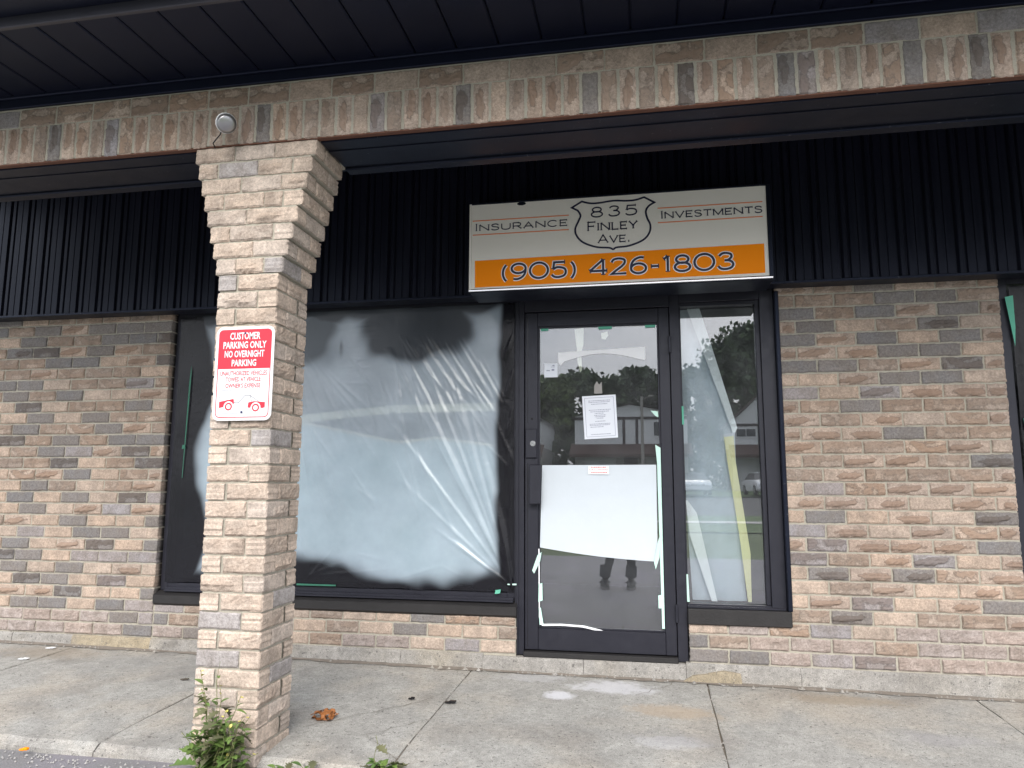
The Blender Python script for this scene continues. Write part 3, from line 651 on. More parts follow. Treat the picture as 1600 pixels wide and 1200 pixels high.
# window at the right edge
w2 = thing('shop_window', (2.0, .06, .31), 'black framed window cut off by the right edge of the photo', 'window')
frame4(w2, 1.322, 2.8, .398, 2.452, .055, .055, .16); MB().box(1.38, 2.75, .098, .104, .47, 2.4).build('glass_pane', 'window_glass', w2)
box('sill', 1.316, 2.85, -.016, .15, .304, .397, 'sill_paint', w2)
def f2(x, z): return -.007 * abs(noise.noise(Vector((x * 26 + z * 1.5, 2, z * 1.3)))) - .006 * abs(noise.noise(Vector((x * 60 - z * 3, 7, z * 1.5))))
film_sheet('plastic_sheet', 1.385, 2.74, .458, 2.38, 120, 60, .046, f2, lambda x, z: 1 - .5 * sm(x, 1.62, 1.9), 'plastic_film', 'black sprayed plastic over the window at the far right edge')

# ------------------------------------------------------------ door
fr = thing('door_frame', (-1.15, .06, .07), 'black aluminium frame around the glass shop door', 'door frame')
box('jamb', -1.7005, -1.641, .035, .17, .068, 2.452, AL, fr); box('jamb', -.664, -.602, .035, .17, .068, 2.452, AL, fr)
box('jamb_stop', -1.686, -1.676, .026, .0345, .07, 2.45, AL, fr, .001)
box('head', -1.6405, -.6645, .035, .17, 2.336, 2.452, AL, fr); box('threshold', -1.6405, -.6645, .0, .17, .063, .094, 'sill_paint', fr, .004)
dr = thing('glass_door', (-1.15, .07, .10), 'black aluminium shop door with papers taped to its glass', 'door')
DX0, DX1, DZ0, DZ1 = -1.637, -.668, .100, 2.331; GX0, GX1, GZ0, GZ1 = -1.549, -.737, .235, 2.234
box('stile', DX0, GX0, .047, .092, DZ0, DZ1, AL, dr, .003); box('stile', GX1, DX1, .047, .092, DZ0, DZ1, AL, dr, .003)
box('top_rail', GX0 + .0005, GX1 - .0005, .047, .092, GZ1, DZ1, AL, dr, .003); box('bottom_rail', GX0 + .0005, GX1 - .0005, .047, .092, DZ0, GZ0, AL, dr, .003)
for a in ((GX0, GX0 + .012, GZ0, GZ1), (GX1 - .012, GX1, GZ0, GZ1)): box('glazing_bead', a[0] + .0005, a[1] - .0005, .056, .09, a[2] + .0005, a[3] - .0005, AL, dr, .002)
for a in ((GX0 + .012, GX1 - .012, GZ1 - .012, GZ1), (GX0 + .012, GX1 - .012, GZ0, GZ0 + .012)): box('glazing_bead', a[0], a[1], .056, .09, a[2] + .0005, a[3] - .0005, AL, dr, .002)
MB().box(GX0 + .004, GX1 - .004, .070, .076, GZ0 + .004, GZ1 - .004).build('glass_pane', 'window_glass', dr)
box('stile_groove', -1.619, -1.616, .0455, .0468, .12, 1.30, 'phone_black', dr, 0); box('stile_groove', -1.619, -1.616, .0455, .0468, 1.57, 2.30, 'phone_black', dr, 0)
lp = box('lock_plate', -1.632, -1.556, .030, .0465, 1.336, 1.531, AL, dr, .004)
MB().tube([(-1.580, .026, 1.432), (-1.580, .0295, 1.432)], .019, 18).build('lock_ring', 'chrome', lp); MB().tube([(-1.580, .018, 1.432), (-1.580, .0255, 1.432)], .0145, 18).build('lock_cylinder', 'chrome', lp)
ph = box('pull_handle', -1.600, -1.520, -.012, .006, 1.030, 1.292, AL, dr, .006); box('handle_mount', -1.598, -1.562, .0065, .0465, 1.06, 1.10, AL, ph, .002); box('handle_mount', -1.598, -1.562, .0065, .0465, 1.22, 1.26, AL, ph, .002)
for z in (.36, 2.08):
    h = MB().tube([(-.666, .030, z - .055), (-.666, .030, z + .055)], .009, 10).build('hinge', AL, dr)
MB().tube([(-1.589, .042, 1.60), (-1.589, .047, 1.60)], .006, 10).build('screw', 'phone_black', dr)
# things on the door glass
def sheet(name, poly, y, mat, label, cat, th=.0012, group=None):
    return tag(MB().prism(poly, y, y + th).build(name, mat), label, cat, group)
arch = [(-1.41, 2.052), (-.826, 2.074), (-.828, 1.984)]
arch += [(-.828 - .582 * k / 14, 1.984 + .055 * math.sin(math.pi * (k / 14)) ** 1.15 - .004 * k / 14) for k in range(1, 14)] + [(-1.395, 1.962), (-1.41, 1.985)]
sheet('arched_paper', arch[::-1], .0665, 'sign_print_white', 'white paper strip with an arched lower edge high on the door glass', 'paper')
st = thing('door_sticker', (-1.461, .068, 1.93), 'small square white sticker at upper left of the door glass', 'sticker')
MB().prism([(-1.507, 1.883), (-1.415, 1.883), (-1.415, 1.977), (-1.507, 1.979)], .0665, .0678).build('backing', 'notice_paper', st)
MB().box(-1.492, -1.468, .0655, .0660, 1.926, 1.932).box(-1.456, -1.438, .0655, .0660, 1.928, 1.940).box(-1.462, -1.434, .0655, .0660, 1.952, 1.955).box(-1.45, -1.436, .0655, .0660, 1.960, 1.968).build('print', 'print_grey', st)['kind'] = 'stuff'
nt = thing('notice', (-1.13, .066, 1.46), 'letter sized printed notice taped to the middle of the door glass', 'notice')
A_, B_, C_, D_ = Vector((-1.236, 1.459)), Vector((-1.015, 1.470)), Vector((-1.027, 1.757)), Vector((-1.251, 1.748))
MB().prism([tuple(A_), tuple(B_), tuple(C_), tuple(D_)], .0650, .0662).build('paper', 'notice_paper', nt)
def np_(u, v): a = A_.lerp(B_, u); b = D_.lerp(C_, u); return a.lerp(b, v)
m = MB()
for a, b in (((.07, .05), (.93, .05)), ((.93, .05), (.93, .95)), ((.93, .95), (.07, .95)), ((.07, .95), (.07, .05))):
    m.ribbon([np_(*a), np_(*b)], .0022, .0643)
m.build('border_line', 'print_grey', nt)
m = MB()
for v, a, b in ((.88, .18, .84), (.845, .18, .82), (.80, .26, .74), (.665, .18, .84), (.625, .22, .78), (.585, .35, .62), (.54, .33, .68), (.505, .35, .66), (.47, .4, .6), (.40, .35, .65), (.34, .18, .8), (.31, .18, .78), (.27, .2, .6), (.10, .2, .8)):
    u = a; r = random.Random(int(v * 1000))
    while u < b: w = r.uniform(.015, .05); m.ribbon([np_(u, v), np_(min(b, u + w), v)], .0042, .0643); u += w + .012
m.build('print', 'print_grey', nt)['kind'] = 'stuff'
sheet('notice_tape', [(-1.17, 1.765), (-1.115, 1.765), (-1.118, 1.845), (-1.135, 1.825), (-1.15, 1.85), (-1.168, 1.82)], .0645, 'stone_pier', 'torn scrap of grey tape above the notice', 'tape')
def wp(x, z): return .006 * noise.noise(Vector((x * 7, 3, z * 7)))
m = MB(); nx, nz = 24, 18; tl, tr_, brr, bl = Vector((-1.522, 1.288)), Vector((-.772, 1.290)), Vector((-.776, .672)), Vector((-1.538, .748))
for j in range(nz + 1):
    for i in range(nx + 1):
        q = bl.lerp(brr, i / nx).lerp(tl.lerp(tr_, i / nx), j / nz); zz = q.y - (.012 * math.sin(math.pi * i / nx) if j == 0 else 0); m.v.append((q.x, .060 + .4 * wp(q.x, q.y), zz))
for j in range(nz):
    for i in range(nx): a = j * (nx + 1) + i; m.f.append((a, a + 1, a + nx + 2, a + nx + 1))
tag(m.build('paper_sheet', 'white_paper', None, True), 'large blank white paper sheet across the lower half of the door glass', 'paper')
ss = thing('security_sticker', (-1.145, .05, 1.255), 'small white sticker with red lettering at the top of the white sheet', 'sticker')
MB().prism([(-1.213, 1.227), (-1.078, 1.227), (-1.078, 1.282), (-1.213, 1.282)], .0525, .054).build('backing', 'sign_print_white', ss)
def text_mesh(s, x0, x1, z0, z1, y, bold=0.0):
    cu = bpy.data.curves.new('lettering', 'FONT'); cu.body = s; cu.size = 1; cu.offset = bold; cu.resolution_u = 2
    o = bpy.data.objects.new('lettering', cu); col.objects.link(o); bpy.context.view_layer.update()
    me = bpy.data.meshes.new_from_object(o.evaluated_get(bpy.context.evaluated_depsgraph_get())); bpy.data.objects.remove(o)
    v = [p.co.copy() for p in me.vertices]; ax = min(p.x for p in v); bx_ = max(p.x for p in v); ay = min(p.y for p in v); by = max(p.y for p in v)
    m = MB(); m.v = [(x0 + (p.x - ax) / (bx_ - ax) * (x1 - x0), y, z0 + (p.y - ay) / (by - ay) * (z1 - z0)) for p in v]; m.f = [tuple(f.vertices) for f in me.polygons]
    bpy.data.meshes.remove(me); return m
text_mesh('S.A.S. Security', -1.207, -1.084, 1.250, 1.265, .0518).build('lettering', 'print_red', ss)['kind'] = 'stuff'
m = MB()
for zc, a, b in ((1.274, -1.195, -1.096), (1.239, -1.195, -1.09)):
    u = a; r = random.Random(int(zc * 999))
    while u < b: w = r.uniform(.005, .012); m.box(u, min(b, u + w), .0515, .052, zc - .0035, zc + .0035); u += w + .004
m.build('print_line', 'print_red', ss)['kind'] = 'stuff'
def tape(poly, y, mat, label): sheet('tape_scrap', poly, y, mat, label, 'tape', .001, 'scraps of masking tape on the door and windows')
GT, PT = 'green_tape', 'pale_green_tape'
tape([(-1.53, 2.205), (-1.478, 2.207), (-1.478, 2.228), (-1.53, 2.228)], .0655, GT, 'green tape tab at the top left of the door glass')
tape([(-1.135, 2.203), (-1.045, 2.205), (-1.045, 2.232), (-1.135, 2.232)], .0655, GT, 'green tape tab at the top centre of the door glass')
tape([(-.825, 2.205), (-.757, 2.205), (-.757, 2.232), (-.825, 2.232)], .0655, GT, 'green tape tab at the top right of the door glass')
tape([(-1.30, 2.215), (-1.235, 2.22), (-1.24, 2.10), (-1.255, 2.05), (-1.25, 1.93), (-1.262, 1.915), (-1.28, 1.98), (-1.285, 2.08)], .078, 'cream_tape', 'torn cream tape hanging high inside the door glass')
tape([(-1.12, 2.18), (-1.075, 2.19), (-1.07, 2.16), (-1.09, 2.135), (-1.115, 2.14)], .078, 'cream_tape', 'small curl of cream tape below the top centre tab')
tape([(-1.552, .70), (-1.525, .72), (-1.535, .66), (-1.575, .58), (-1.588, .60)], .044, PT, 'pale tape flap sticking out left of the door glass')
tape([(-1.548, .40), (-1.520, .41), (-1.522, .52), (-1.546, .515)], .052, PT, 'pale green tape patch low on the left edge of the door glass')
tape([(-1.540, .255), (-1.515, .262), (-1.532, .365), (-1.546, .36)], .052, PT, 'pale green tape at the lower left corner of the door glass')
tape([(-1.54, .262), (-1.40, .268), (-1.25, .262), (-1.13, .236), (-1.17, .232), (-1.26, .25), (-1.40, .256), (-1.52, .25)], .050, 'sign_print_white', 'thin white torn strip along the bottom of the door glass')
tape([(-.758, .26), (-.742, .26), (-.742, 1.40), (-.775, 1.42), (-.766, 1.30), (-.762, .8)], .052, PT, 'long pale tape strip along the right edge of the door glass')
tape([(-.778, .385), (-.752, .385), (-.752, .47), (-.778, .465)], .050, PT, 'pale green tape patch at lower right of the door glass')
tape([(-.79, .625), (-.765, .70), (-.755, .85), (-.772, .80), (-.80, .67)], .049, PT, 'pale tape tatter beside the right end of the white sheet')
tape([(-.80, 1.645), (-.752, 1.64), (-.75, 1.60), (-.77, 1.61)], .0655, PT, 'small pale tape chip right of the notice on the door glass')
tape([(-1.545, .30), (-1.538, .30), (-1.540, .74), (-1.548, .74)], .053, 'sign_print_white', 'thin white sliver down the left edge of the door glass')
tape([(-1.75, .505), (-1.69, .505), (-1.69, .515), (-1.75, .512)], .030, PT, 'pale tape tip at the lower right corner of the plastic sheet')
tape([(-1.835, .445), (-1.80, .45), (-1.795, .475), (-1.83, .47)], .030, GT, 'green tape scrap under the right end of the plastic sheet')
tape([(-4.176, 1.2), (-4.172, 1.2), (-4.150, 1.98), (-4.156, 2.03), (-4.164, 1.9)], .032, 'dark_green_tape', 'long green tape sliver at the left of the plastic sheet')
tape([(-4.190, 1.41), (-4.160, 1.415), (-4.170, 1.44), (-4.186, 1.44)], .030, 'dark_green_tape', 'green tape knot at the left edge of the big window')
tape([(-3.24, .462), (-2.95, .463), (-2.95, .474), (-3.24, .475)], .030, 'dark_green_tape', 'green tape line along the lower edge of the plastic right of the column')
tape([(1.352, 2.31), (1.398, 2.318), (1.396, 2.12), (1.386, 2.0)], .030, GT, 'green tape wedge at the top of the right edge window')
tape([(1.395, 1.56), (1.415, 1.58), (1.42, 1.50), (1.40, 1.49)], .030, GT, 'tiny green tape bit halfway up the right edge window')

# ------------------------------------------------------------ sidelight
sl = thing('side_window', (-.3, .06, .31), 'narrow black framed window between the door and the right wall', 'window')
box('jamb', -.090, -.004, .04, .16, .398, 2.452, AL, sl); box('head', -.6015, -.0905, .04, .16, 2.362, 2.452, AL, sl); box('bottom_rail', -.6015, -.0905, .04, .16, .398, .421, AL, sl)
box('glazing_stop', -.118, -.0905, .06, .14, .4215, 2.3615, AL, sl); box('glazing_stop', -.6005, -.1185, .06, .14, 2.338, 2.3615, AL, sl); box('glazing_stop', -.6015, -.592, .06, .14, .4215, 2.3375, AL, sl, .001)
MB().box(-.592, -.12, .090, .096, .425, 2.34).build('glass_pane', 'window_glass', sl)
box('outer_trim', -.004 + .0005, .022, -.012, .06, .398, 2.40, 'black_paint', sl, .004)
box('sill', -.601, .016, -.016, .16, .304, .3975, 'sill_paint', sl, .006); box('sill_ridge', -.600, -.012, .012, .0395, .3985, .412, AL, sl, .003)
def hang(name, pts, y, mat, label, cat, wav=.008, n=14):
    """strip between two edge polylines given top to bottom"""
    m = MB(); L, Rr = pts
    def at_(P_, f): 
        k = min(int(f * (len(P_) - 1)), len(P_) - 2); g = f * (len(P_) - 1) - k; return P_[k][0] + (P_[k + 1][0] - P_[k][0]) * g, P_[k][1] + (P_[k + 1][1] - P_[k][1]) * g
    W_ = 10
    for j in range(n * 3 + 1):
        f = j / (n * 3); a = at_(L, f); b = at_(Rr, f)
        for i in range(W_ + 1):
            g = i / W_; x = a[0] + (b[0] - a[0]) * g; z = a[1] + (b[1] - a[1]) * g; m.v.append((x, y + wav * noise.noise(Vector((x * 9, 1, z * 3))) + wav * .6 * noise.noise(Vector((x * 22, 4, z * 6))), z))
    for j in range(n * 3):
        for i in range(W_): q = j * (W_ + 1) + i; m.f.append((q + W_ + 1, q + W_ + 2, q + 1, q))
    m.a = ('spray', [0.0] * len(m.v)); return tag(m.build(name, mat, None, True), label, cat)
hang('hanging_film', ([(-.590, 2.335), (-.588, 1.8), (-.586, 1.3), (-.58, .9), (-.56, .43)], [(-.50, 2.335), (-.36, 1.86), (-.26, 1.5), (-.262, .98), (-.225, .43)]), .150, 'thin_film', 'hazy blue plastic drape hanging inside the narrow window', 'plastic sheet', .02)
hang('paper_strip', ([(-.545, 2.335), (-.41, 1.92), (-.27, 1.48)], [(-.462, 2.335), (-.35, 1.92), (-.247, 1.53)]), .122, 'strip_paper', 'slanting white paper strip in the upper half of the narrow window', 'paper', .003)
hang('paper_strip', ([(-.335, 1.478), (-.318, 1.316), (-.262, .86), (-.222, .43)], [(-.272, 1.478), (-.266, 1.316), (-.196, .73), (-.200, .43)]), .120, 'yellow_tape', 'yellow folded strip running down the right of the narrow window', 'paper', .003)
hang('paper_strip', ([(-.588, 1.06), (-.57, .84), (-.445, .43)], [(-.576, 1.06), (-.52, .98), (-.410, .43)]), .112, 'strip_paper', 'white paper strip slanting across the lower left of the narrow window', 'paper', .003)
tape([(-.600, 1.55), (-.588, 1.55), (-.588, 1.67), (-.600, 1.67)], .052, GT, 'green tape bit on the left edge of the narrow window')
tape([(-.600, .43), (-.585, .43), (-.590, .60), (-.600, .60)], .052, PT, 'pale tape at the lower left corner of the narrow window')
tape([(-.27, 1.478), (-.262, 1.50), (-.335, 1.49), (-.335, 1.47)], .118, 'white_paper', 'white fold where the yellow strip meets the white strip')

# ------------------------------------------------------------ shop sign
sg = thing('shop_sign', (-1.0, -.25, 2.38), 'light box shop sign with orange phone number band above the door', 'sign')
SX0, SX1, SZ_0, SZ_1, SY = -1.922, -.080, 2.384, 2.960, -.40
box('cabinet', SX0 - .004, SX1 + .014, SY + .004, -.128, SZ_0 - .012, SZ_1 + .006, 'black_paint', sg, .004)
box('face_panel', SX0 + .010, SX1 - .010, SY - .002, SY + .003, SZ_0 + .010, SZ_1 - .006, 'sign_white', sg, .001)
box('frame_edge', SX0 - .004, SX0 + .0095, SY - .006, SY + .0035, SZ_0 + .004, SZ_1, 'sign_white', sg, .002); box('frame_edge', SX0 - .004, SX1 + .010, SY - .012, SY + .0035, SZ_0 - .008, SZ_0 + .0035, 'chrome', sg, .002)
box('frame_edge', SX1 - .0095, SX1 + .014, SY - .010, SY + .0035, SZ_0 + .004, SZ_1, 'black_paint', sg, .003); box('frame_edge', SX0 + .010, SX1 - .010, SY - .007, SY + .0035, SZ_1 - .0055, SZ_1 + .006, 'black_paint', sg, .002)
MB().prism([(-1.886, 2.404), (-.113, 2.412), (-.113, 2.592), (-1.888, 2.580)], SY - .0034, SY - .0024).build('orange_band', 'sign_orange', sg)
for (x0, x1, zz) in ((-1.905, -1.282, 2.846), (-1.904, -1.283, 2.752), (-.731, -.112, 2.854), (-.732, -.114, 2.761)):
    MB().box(x0, x1, SY - .0032, SY - .0024, zz - .0032, zz + .0032).build('orange_line', 'sign_orange_line', sg)
def arc(cx, cy, rx, ry, a0, a1, n=14): return [(cx + rx * math.cos(R(a0 + (a1 - a0) * k / n)), cy + ry * math.sin(R(a0 + (a1 - a0) * k / n))) for k in range(n + 1)]
def crs(P_, n=5):
    out = []
    for k in range(len(P_) - 1):
        a = P_[max(k - 1, 0)]; b = P_[k]; c_ = P_[k + 1]; d = P_[min(k + 2, len(P_) - 1)]
        for i in range(n):
            t_ = i / n; out.append(tuple(.5 * (2 * b[q] + (c_[q] - a[q]) * t_ + (2 * a[q] - 5 * b[q] + 4 * c_[q] - d[q]) * t_ ** 2 + (3 * b[q] - a[q] - 3 * c_[q] + d[q]) * t_ ** 3) for q in (0, 1)))
    return out + [P_[-1]]
GL = {
 'I': (.22, [[(.11, 0), (.11, 1)]]), 'N': (1.12, [[(.08, 0), (.08, 1)], [(.08, .98), (1.04, .02)], [(1.04, 0), (1.04, 1)]]),
 'S': (.92, [crs([(.82, .80), (.68, .95), (.45, 1), (.18, .93), (.1, .75), (.22, .6), (.46, .53), (.72, .45), (.84, .28), (.74, .08), (.46, 0), (.2, .05), (.06, .2)])]),
 'U': (1.08, [[(.08, 1)] + crs([(.08, .4), (.16, .12), (.54, 0), (.92, .12), (1.0, .4)]) + [(1.0, 1)]]),
 'R': (1.0, [[(.08, 0), (.08, 1)], [(.08, 1), (.6, 1)] + arc(.6, .73, .28, .27, 90, -90) + [(.08, .46)], [(.52, .46), (.96, 0)]]),
 'A': (1.1, [[(.04, 0), (.55, 1), (1.06, 0)], [(.2, .33), (.9, .33)]]), 'C': (1.12, [arc(.58, .5, .52, .5, 42, 318, 24)]),
 'E': (.85, [[(.08, 0), (.08, 1)], [(.08, .965), (.8, .965)], [(.08, .51), (.66, .51)], [(.08, .035), (.8, .035)]]), 'F': (.82, [[(.08, 0), (.08, 1)], [(.08, .965), (.78, .965)], [(.08, .5), (.64, .5)]]),
 'V': (1.08, [[(.04, 1), (.54, 0), (1.04, 1)]]), 'T': (.96, [[(.48, 0), (.48, .96)], [(.04, .965), (.92, .965)]]), 'M': (1.22, [[(.08, 0), (.08, 1)], [(.08, .98), (.61, .1), (1.14, .98)], [(1.14, 0), (1.14, 1)]]),
 'L': (.82, [[(.08, 1), (.08, 0)], [(.08, .035), (.78, .035)]]), 'Y': (1.0, [[(.04, 1), (.5, .45), (.96, 1)], [(.5, .45), (.5, 0)]]), '.': (.3, [[(.1, .06), (.22, .06)]]), '-': (.6, [[(.08, .4), (.52, .4)]]), ' ': (.5, []),
 '8': (.98, [arc(.49, .745, .33, .235, 0, 360, 22), arc(.49, .27, .41, .27, 0, 360, 24)]), '0': (1.16, [arc(.58, .5, .52, .5, 0, 360, 30)]),
 '3': (.92, [crs([(.12, .82), (.25, .95), (.46, 1), (.72, .92), (.76, .74), (.6, .57), (.4, .54)]), crs([(.4, .54), (.7, .5), (.85, .3), (.74, .08), (.46, 0), (.2, .04), (.06, .2)])]),
 '5': (.95, [[(.82, .965), (.2, .965), (.14, .52)], crs([(.14, .52), (.3, .62), (.5, .64), (.78, .54), (.86, .32), (.76, .1), (.46, 0), (.2, .04), (.06, .18)])]),
 '9': (1.0, [arc(.5, .69, .41, .31, 0, 360, 24), crs([(.91, .69), (.88, .4), (.72, .14), (.44, 0), (.2, .02)])]), '6': (1.0, [arc(.5, .31, .41, .31, 0, 360, 24), crs([(.09, .31), (.12, .6), (.28, .86), (.56, 1), (.8, .98)])]),
 '4': (1.08, [[(.80, 0), (.80, 1)], [(.80, .98), (.05, .27)], [(.05, .27), (1.03, .27)]]), '2': (.98, [crs([(.1, .76), (.2, .93), (.48, 1), (.78, .92), (.82, .72), (.66, .5), (.36, .26), (.1, .035)]) + [(.9, .035)]]),
 '1': (.5, [[(.08, .8), (.3, .98)], [(.3, 0), (.3, 1)]]), '(': (.42, [arc(.62, .42, .52, .66, 128, 232, 12)]), ')': (.42, [arc(-.2, .42, .52, .66, 52, -52, 12)])}
def lettering(s, x0, x1, z0, zc, name, parent, y, wt=.115, small=.82, track=.14, mat='sign_navy', z1=None, serif=True):
    """small-cap lettering: first letter of each word at full height"""
    runs = []; x = 0; first = True
    for ch in s:
        k = 1.0 if (first or not ch.isalpha()) else small; g = GL[ch]
        runs.append((g, x, k)); x += g[0] * k + track; first = (ch == ' ')
    tot = x - track; sx = (x1 - x0) / tot; sz = zc - z0; w = wt * sz; q = 0; sl_ = ((z1 if z1 is not None else z0) - z0) / (x1 - x0)
    for (g, gx, k) in runs:
        m = MB()
        for P_ in g[1]:
            pts = [(x0 + (gx + a * k) * sx, z0 + (b * k) * sz + sl_ * (gx + a * k) * sx) for a, b in P_]
            closed = math.hypot(pts[0][0] - pts[-1][0], pts[0][1] - pts[-1][1]) < 1e-5
            q += 1; yy = y - .00006 * (q % 9); m.ribbon(pts[:-1] if closed else pts, w, yy, closed)
            if serif and not closed and len(P_) <= 3:
                for e, o in ((pts[0], pts[1]), (pts[-1], pts[-2])):
                    d = Vector((o[0] - e[0], o[1] - e[1])).normalized(); n_ = Vector((-d.y, d.x)) * w * .95; c_ = Vector(e) + d * w * .2
                    q += 1; m.ribbon([tuple(c_ - n_), tuple(c_ + n_)], w * .42, y - .00006 * (q % 9 + 9))
        if m.v: m.build(name, mat, parent)
LY = SY - .0042
lettering('INSURANCE', -1.888, -1.290, 2.778, 2.826, 'letter', sg, LY, .135)
lettering('INVESTMENTS', -.713, -.114, 2.786, 2.834, 'letter', sg, LY, .135)
lettering('835', -1.146, -.853, 2.822, 2.886, 'letter', sg, LY, .135, track=.34); lettering('FINLEY', -1.166, -.856, 2.734, 2.792, 'letter', sg, LY, .135); lettering('AVE.', -1.101, -.903, 2.652, 2.704, 'letter', sg, LY, .135)
lettering('(905) 426-1803', -1.715, -.287, 2.446, 2.546, 'letter_outline', sg, SY - .0040, .24, track=.10, mat='sign_print_white', serif=False)
lettering('(905) 426-1803', -1.715, -.287, 2.446, 2.546, 'letter', sg, SY - .0054, .14, track=.10)
sh = [(-1.262, 2.893), (-1.199, 2.930)] + crs([(-1.199, 2.930), (-1.15, 2.915), (-1.09, 2.913), (-1.005, 2.921), (-.92, 2.915), (-.865, 2.917), (-.812, 2.931)])[1:] + crs([(-.750, 2.893), (-.785, 2.872), (-.803, 2.84), (-.796, 2.795), (-.778, 2.75), (-.785, 2.70), (-.825, 2.655), (-.91, 2.624), (-.985, 2.618), (-1.008, 2.607), (-1.032, 2.618), (-1.11, 2.627), (-1.19, 2.660), (-1.232, 2.705), (-1.242, 2.752), (-1.222, 2.80), (-1.208, 2.838), (-1.225, 2.872)])
MB().ribbon(sh, .0115, LY, True).build('shield_outline', 'sign_navy', sg)
MB().prism([(-1.585 + .030 * math.cos(a_ * .7), 2.943 + .012 * math.sin(a_ * .7)) for a_ in range(9)], SY - .0030, SY - .0026).build('paint_smudge', 'black_paint', sg)

# ------------------------------------------------------------ parking sign
pk = thing('parking_sign', (-2.722, -1.64, 1.46), 'red and white customer parking sign screwed to the brick column', 'sign')
PX0, PX1, PZ0, PZ1, PY = -2.876, -2.570, 1.458, 1.914, -1.647
def rrect(x0, x1, z0, z1, r, n=5): return arc(x1 - r, z0 + r, r, r, -90, 0, n) + arc(x1 - r, z1 - r, r, r, 0, 90, n) + arc(x0 + r, z1 - r, r, r, 90, 180, n) + arc(x0 + r, z0 + r, r, r, 180, 270, n)
MB().prism(rrect(PX0, PX1, PZ0, PZ1, .034), PY, PY + .0022).build('panel', 'sign_panel_white', pk)
def pu(u): return PX0 + u * (PX1 - PX0)
def pv_(v): return PZ1 - v * (PZ1 - PZ0)
ra = arc(pu(.955) - .022, pv_(.030) - .022, .022, .022, 0, 90, 5) + arc(pu(.045) + .022, pv_(.030) - .022, .022, .022, 90, 180, 5)
MB().prism([(pu(.045), pv_(.452)), (pu(.955), pv_(.452))] + ra, PY - .0010, PY - .0004).build('red_field', 'sign_red', pk)
brd = [(pu(.052), pv_(.453))] + arc(pu(.052) + .022, pv_(.965) + .022, .022, .022, 180, 270, 6) + arc(pu(.948) - .022, pv_(.965) + .022, .022, .022, 270, 360, 6) + [(pu(.948), pv_(.453))]
MB().ribbon(brd, .0042, PY - .0009).build('border_line', 'sign_red', pk)
for s_, a, b, v0, v1 in (('CUSTOMER', .24, .76, .062, .140), ('PARKING ONLY', .13, .87, .160, .236), ('NO OVERNIGHT', .16, .84, .257, .331), ('PARKING', .29, .71, .354, .427)):
    text_mesh(s_, pu(a), pu(b), pv_(v1), pv_(v0), PY - .0018, .022).build('lettering', 'sign_panel_white', pk)['kind'] = 'stuff'
for s_, a, b, v0, v1 in (('UNAUTHORIZED VEHICLES', .10, .90, .476, .524), ('TOWED AT VEHICLE', .20, .80, .541, .589), ("OWNER'S EXPENSE", .20, .80, .607, .656)):
    text_mesh(s_, pu(a), pu(b), pv_(v1), pv_(v0), PY - .0012, .012).build('lettering', 'sign_red', pk)['kind'] = 'stuff'
MB().ribbon(rrect(pu(.11), pu(.89), pv_(.925), pv_(.680), .014)[:-1], .0016, PY - .0012, True).build('pictogram_border', 'sign_grey_line', pk)
def P2(u, v): return (pu(u), pv_(v))
MB().prism([P2(.115, .865), P2(.115, .80), P2(.24, .785), P2(.355, .772), P2(.365, .815), P2(.345, .835), P2(.22, .85)], PY - .0014, PY - .0008).build('pictogram_car', 'sign_red', pk); MB().prism([P2(.60, .865), P2(.61, .812), P2(.70, .80), P2(.885, .81), P2(.885, .862), P2(.86, .872), P2(.70, .872)], PY - .0014, PY - .0008).build('pictogram_car', 'sign_red', pk)
m = MB()
for (u, v) in ((.275, .853), (.737, .868)):
    for rr, mt, yo in ((.026, 'sign_panel_white', .0017), (.019, 'sign_red', .0019), (.0115, 'sign_panel_white', .0021)):
        MB().prism(arc(pu(u), pv_(v), rr, rr, 0, 360, 18)[:-1], PY - yo - .0002, PY - yo).build('pictogram_wheel', mt, pk)
m = MB(); m.ribbon([P2(.115, .752), P2(.19, .752), P2(.25, .785)], .0016, PY - .0013); m.ribbon([P2(.365, .81), P2(.43, .815), P2(.55, .735), P2(.63, .735), P2(.78, .802)], .0030, PY - .00135); m.ribbon([P2(.63, .735), P2(.665, .80)], .0030, PY - .0014); m.build('pictogram_hook', 'sign_grey_line', pk)
for u, v in ((.5, .072), (.5, .912)):
    MB().tube([(pu(u), PY - .005, pv_(v)), (pu(u), PY, pv_(v))], [.0045, .006], 10).build('screw', 'screw', pk)

# ------------------------------------------------------------ lamp on the beam
lm = thing('flood_lamp', (-2.86, -1.66, 2.95), 'small bare reflector lamp fixed to the beam above the column', 'lamp')
MB().tube([(-2.905, -1.632, 2.985), (-2.885, -1.68, 2.965), (-2.872, -1.70, 2.952)], .009, 8).build('arm', 'black_paint', lm)
MB().tube([(-2.882, -1.690, 2.960), (-2.868, -1.712, 2.946)], .017, 12).build('socket', 'phone_black', lm)
d = Vector((.62, -.62, -.48)).normalized(); p0 = Vector((-2.872, -1.706, 2.950))
MB().tube([p0, p0 + d * .02, p0 + d * .05, p0 + d * .075, p0 + d * .085], [.017, .025, .044, .050, .048], 18).build('reflector', 'sign_panel_white', lm, True)
m = MB().tube([p0 + d * .0855, p0 + d * .094, p0 + d * .099], [.0475, .034, .010], 18); m.build('lens', 'rim', lm, True)
MB().tube([(-2.885, -1.69, 2.945), (-2.90, -1.68, 2.90), (-2.955, -1.655, 2.868), (-2.97, -1.60, 2.855)], .0035, 6).build('cable', 'phone_black', lm)

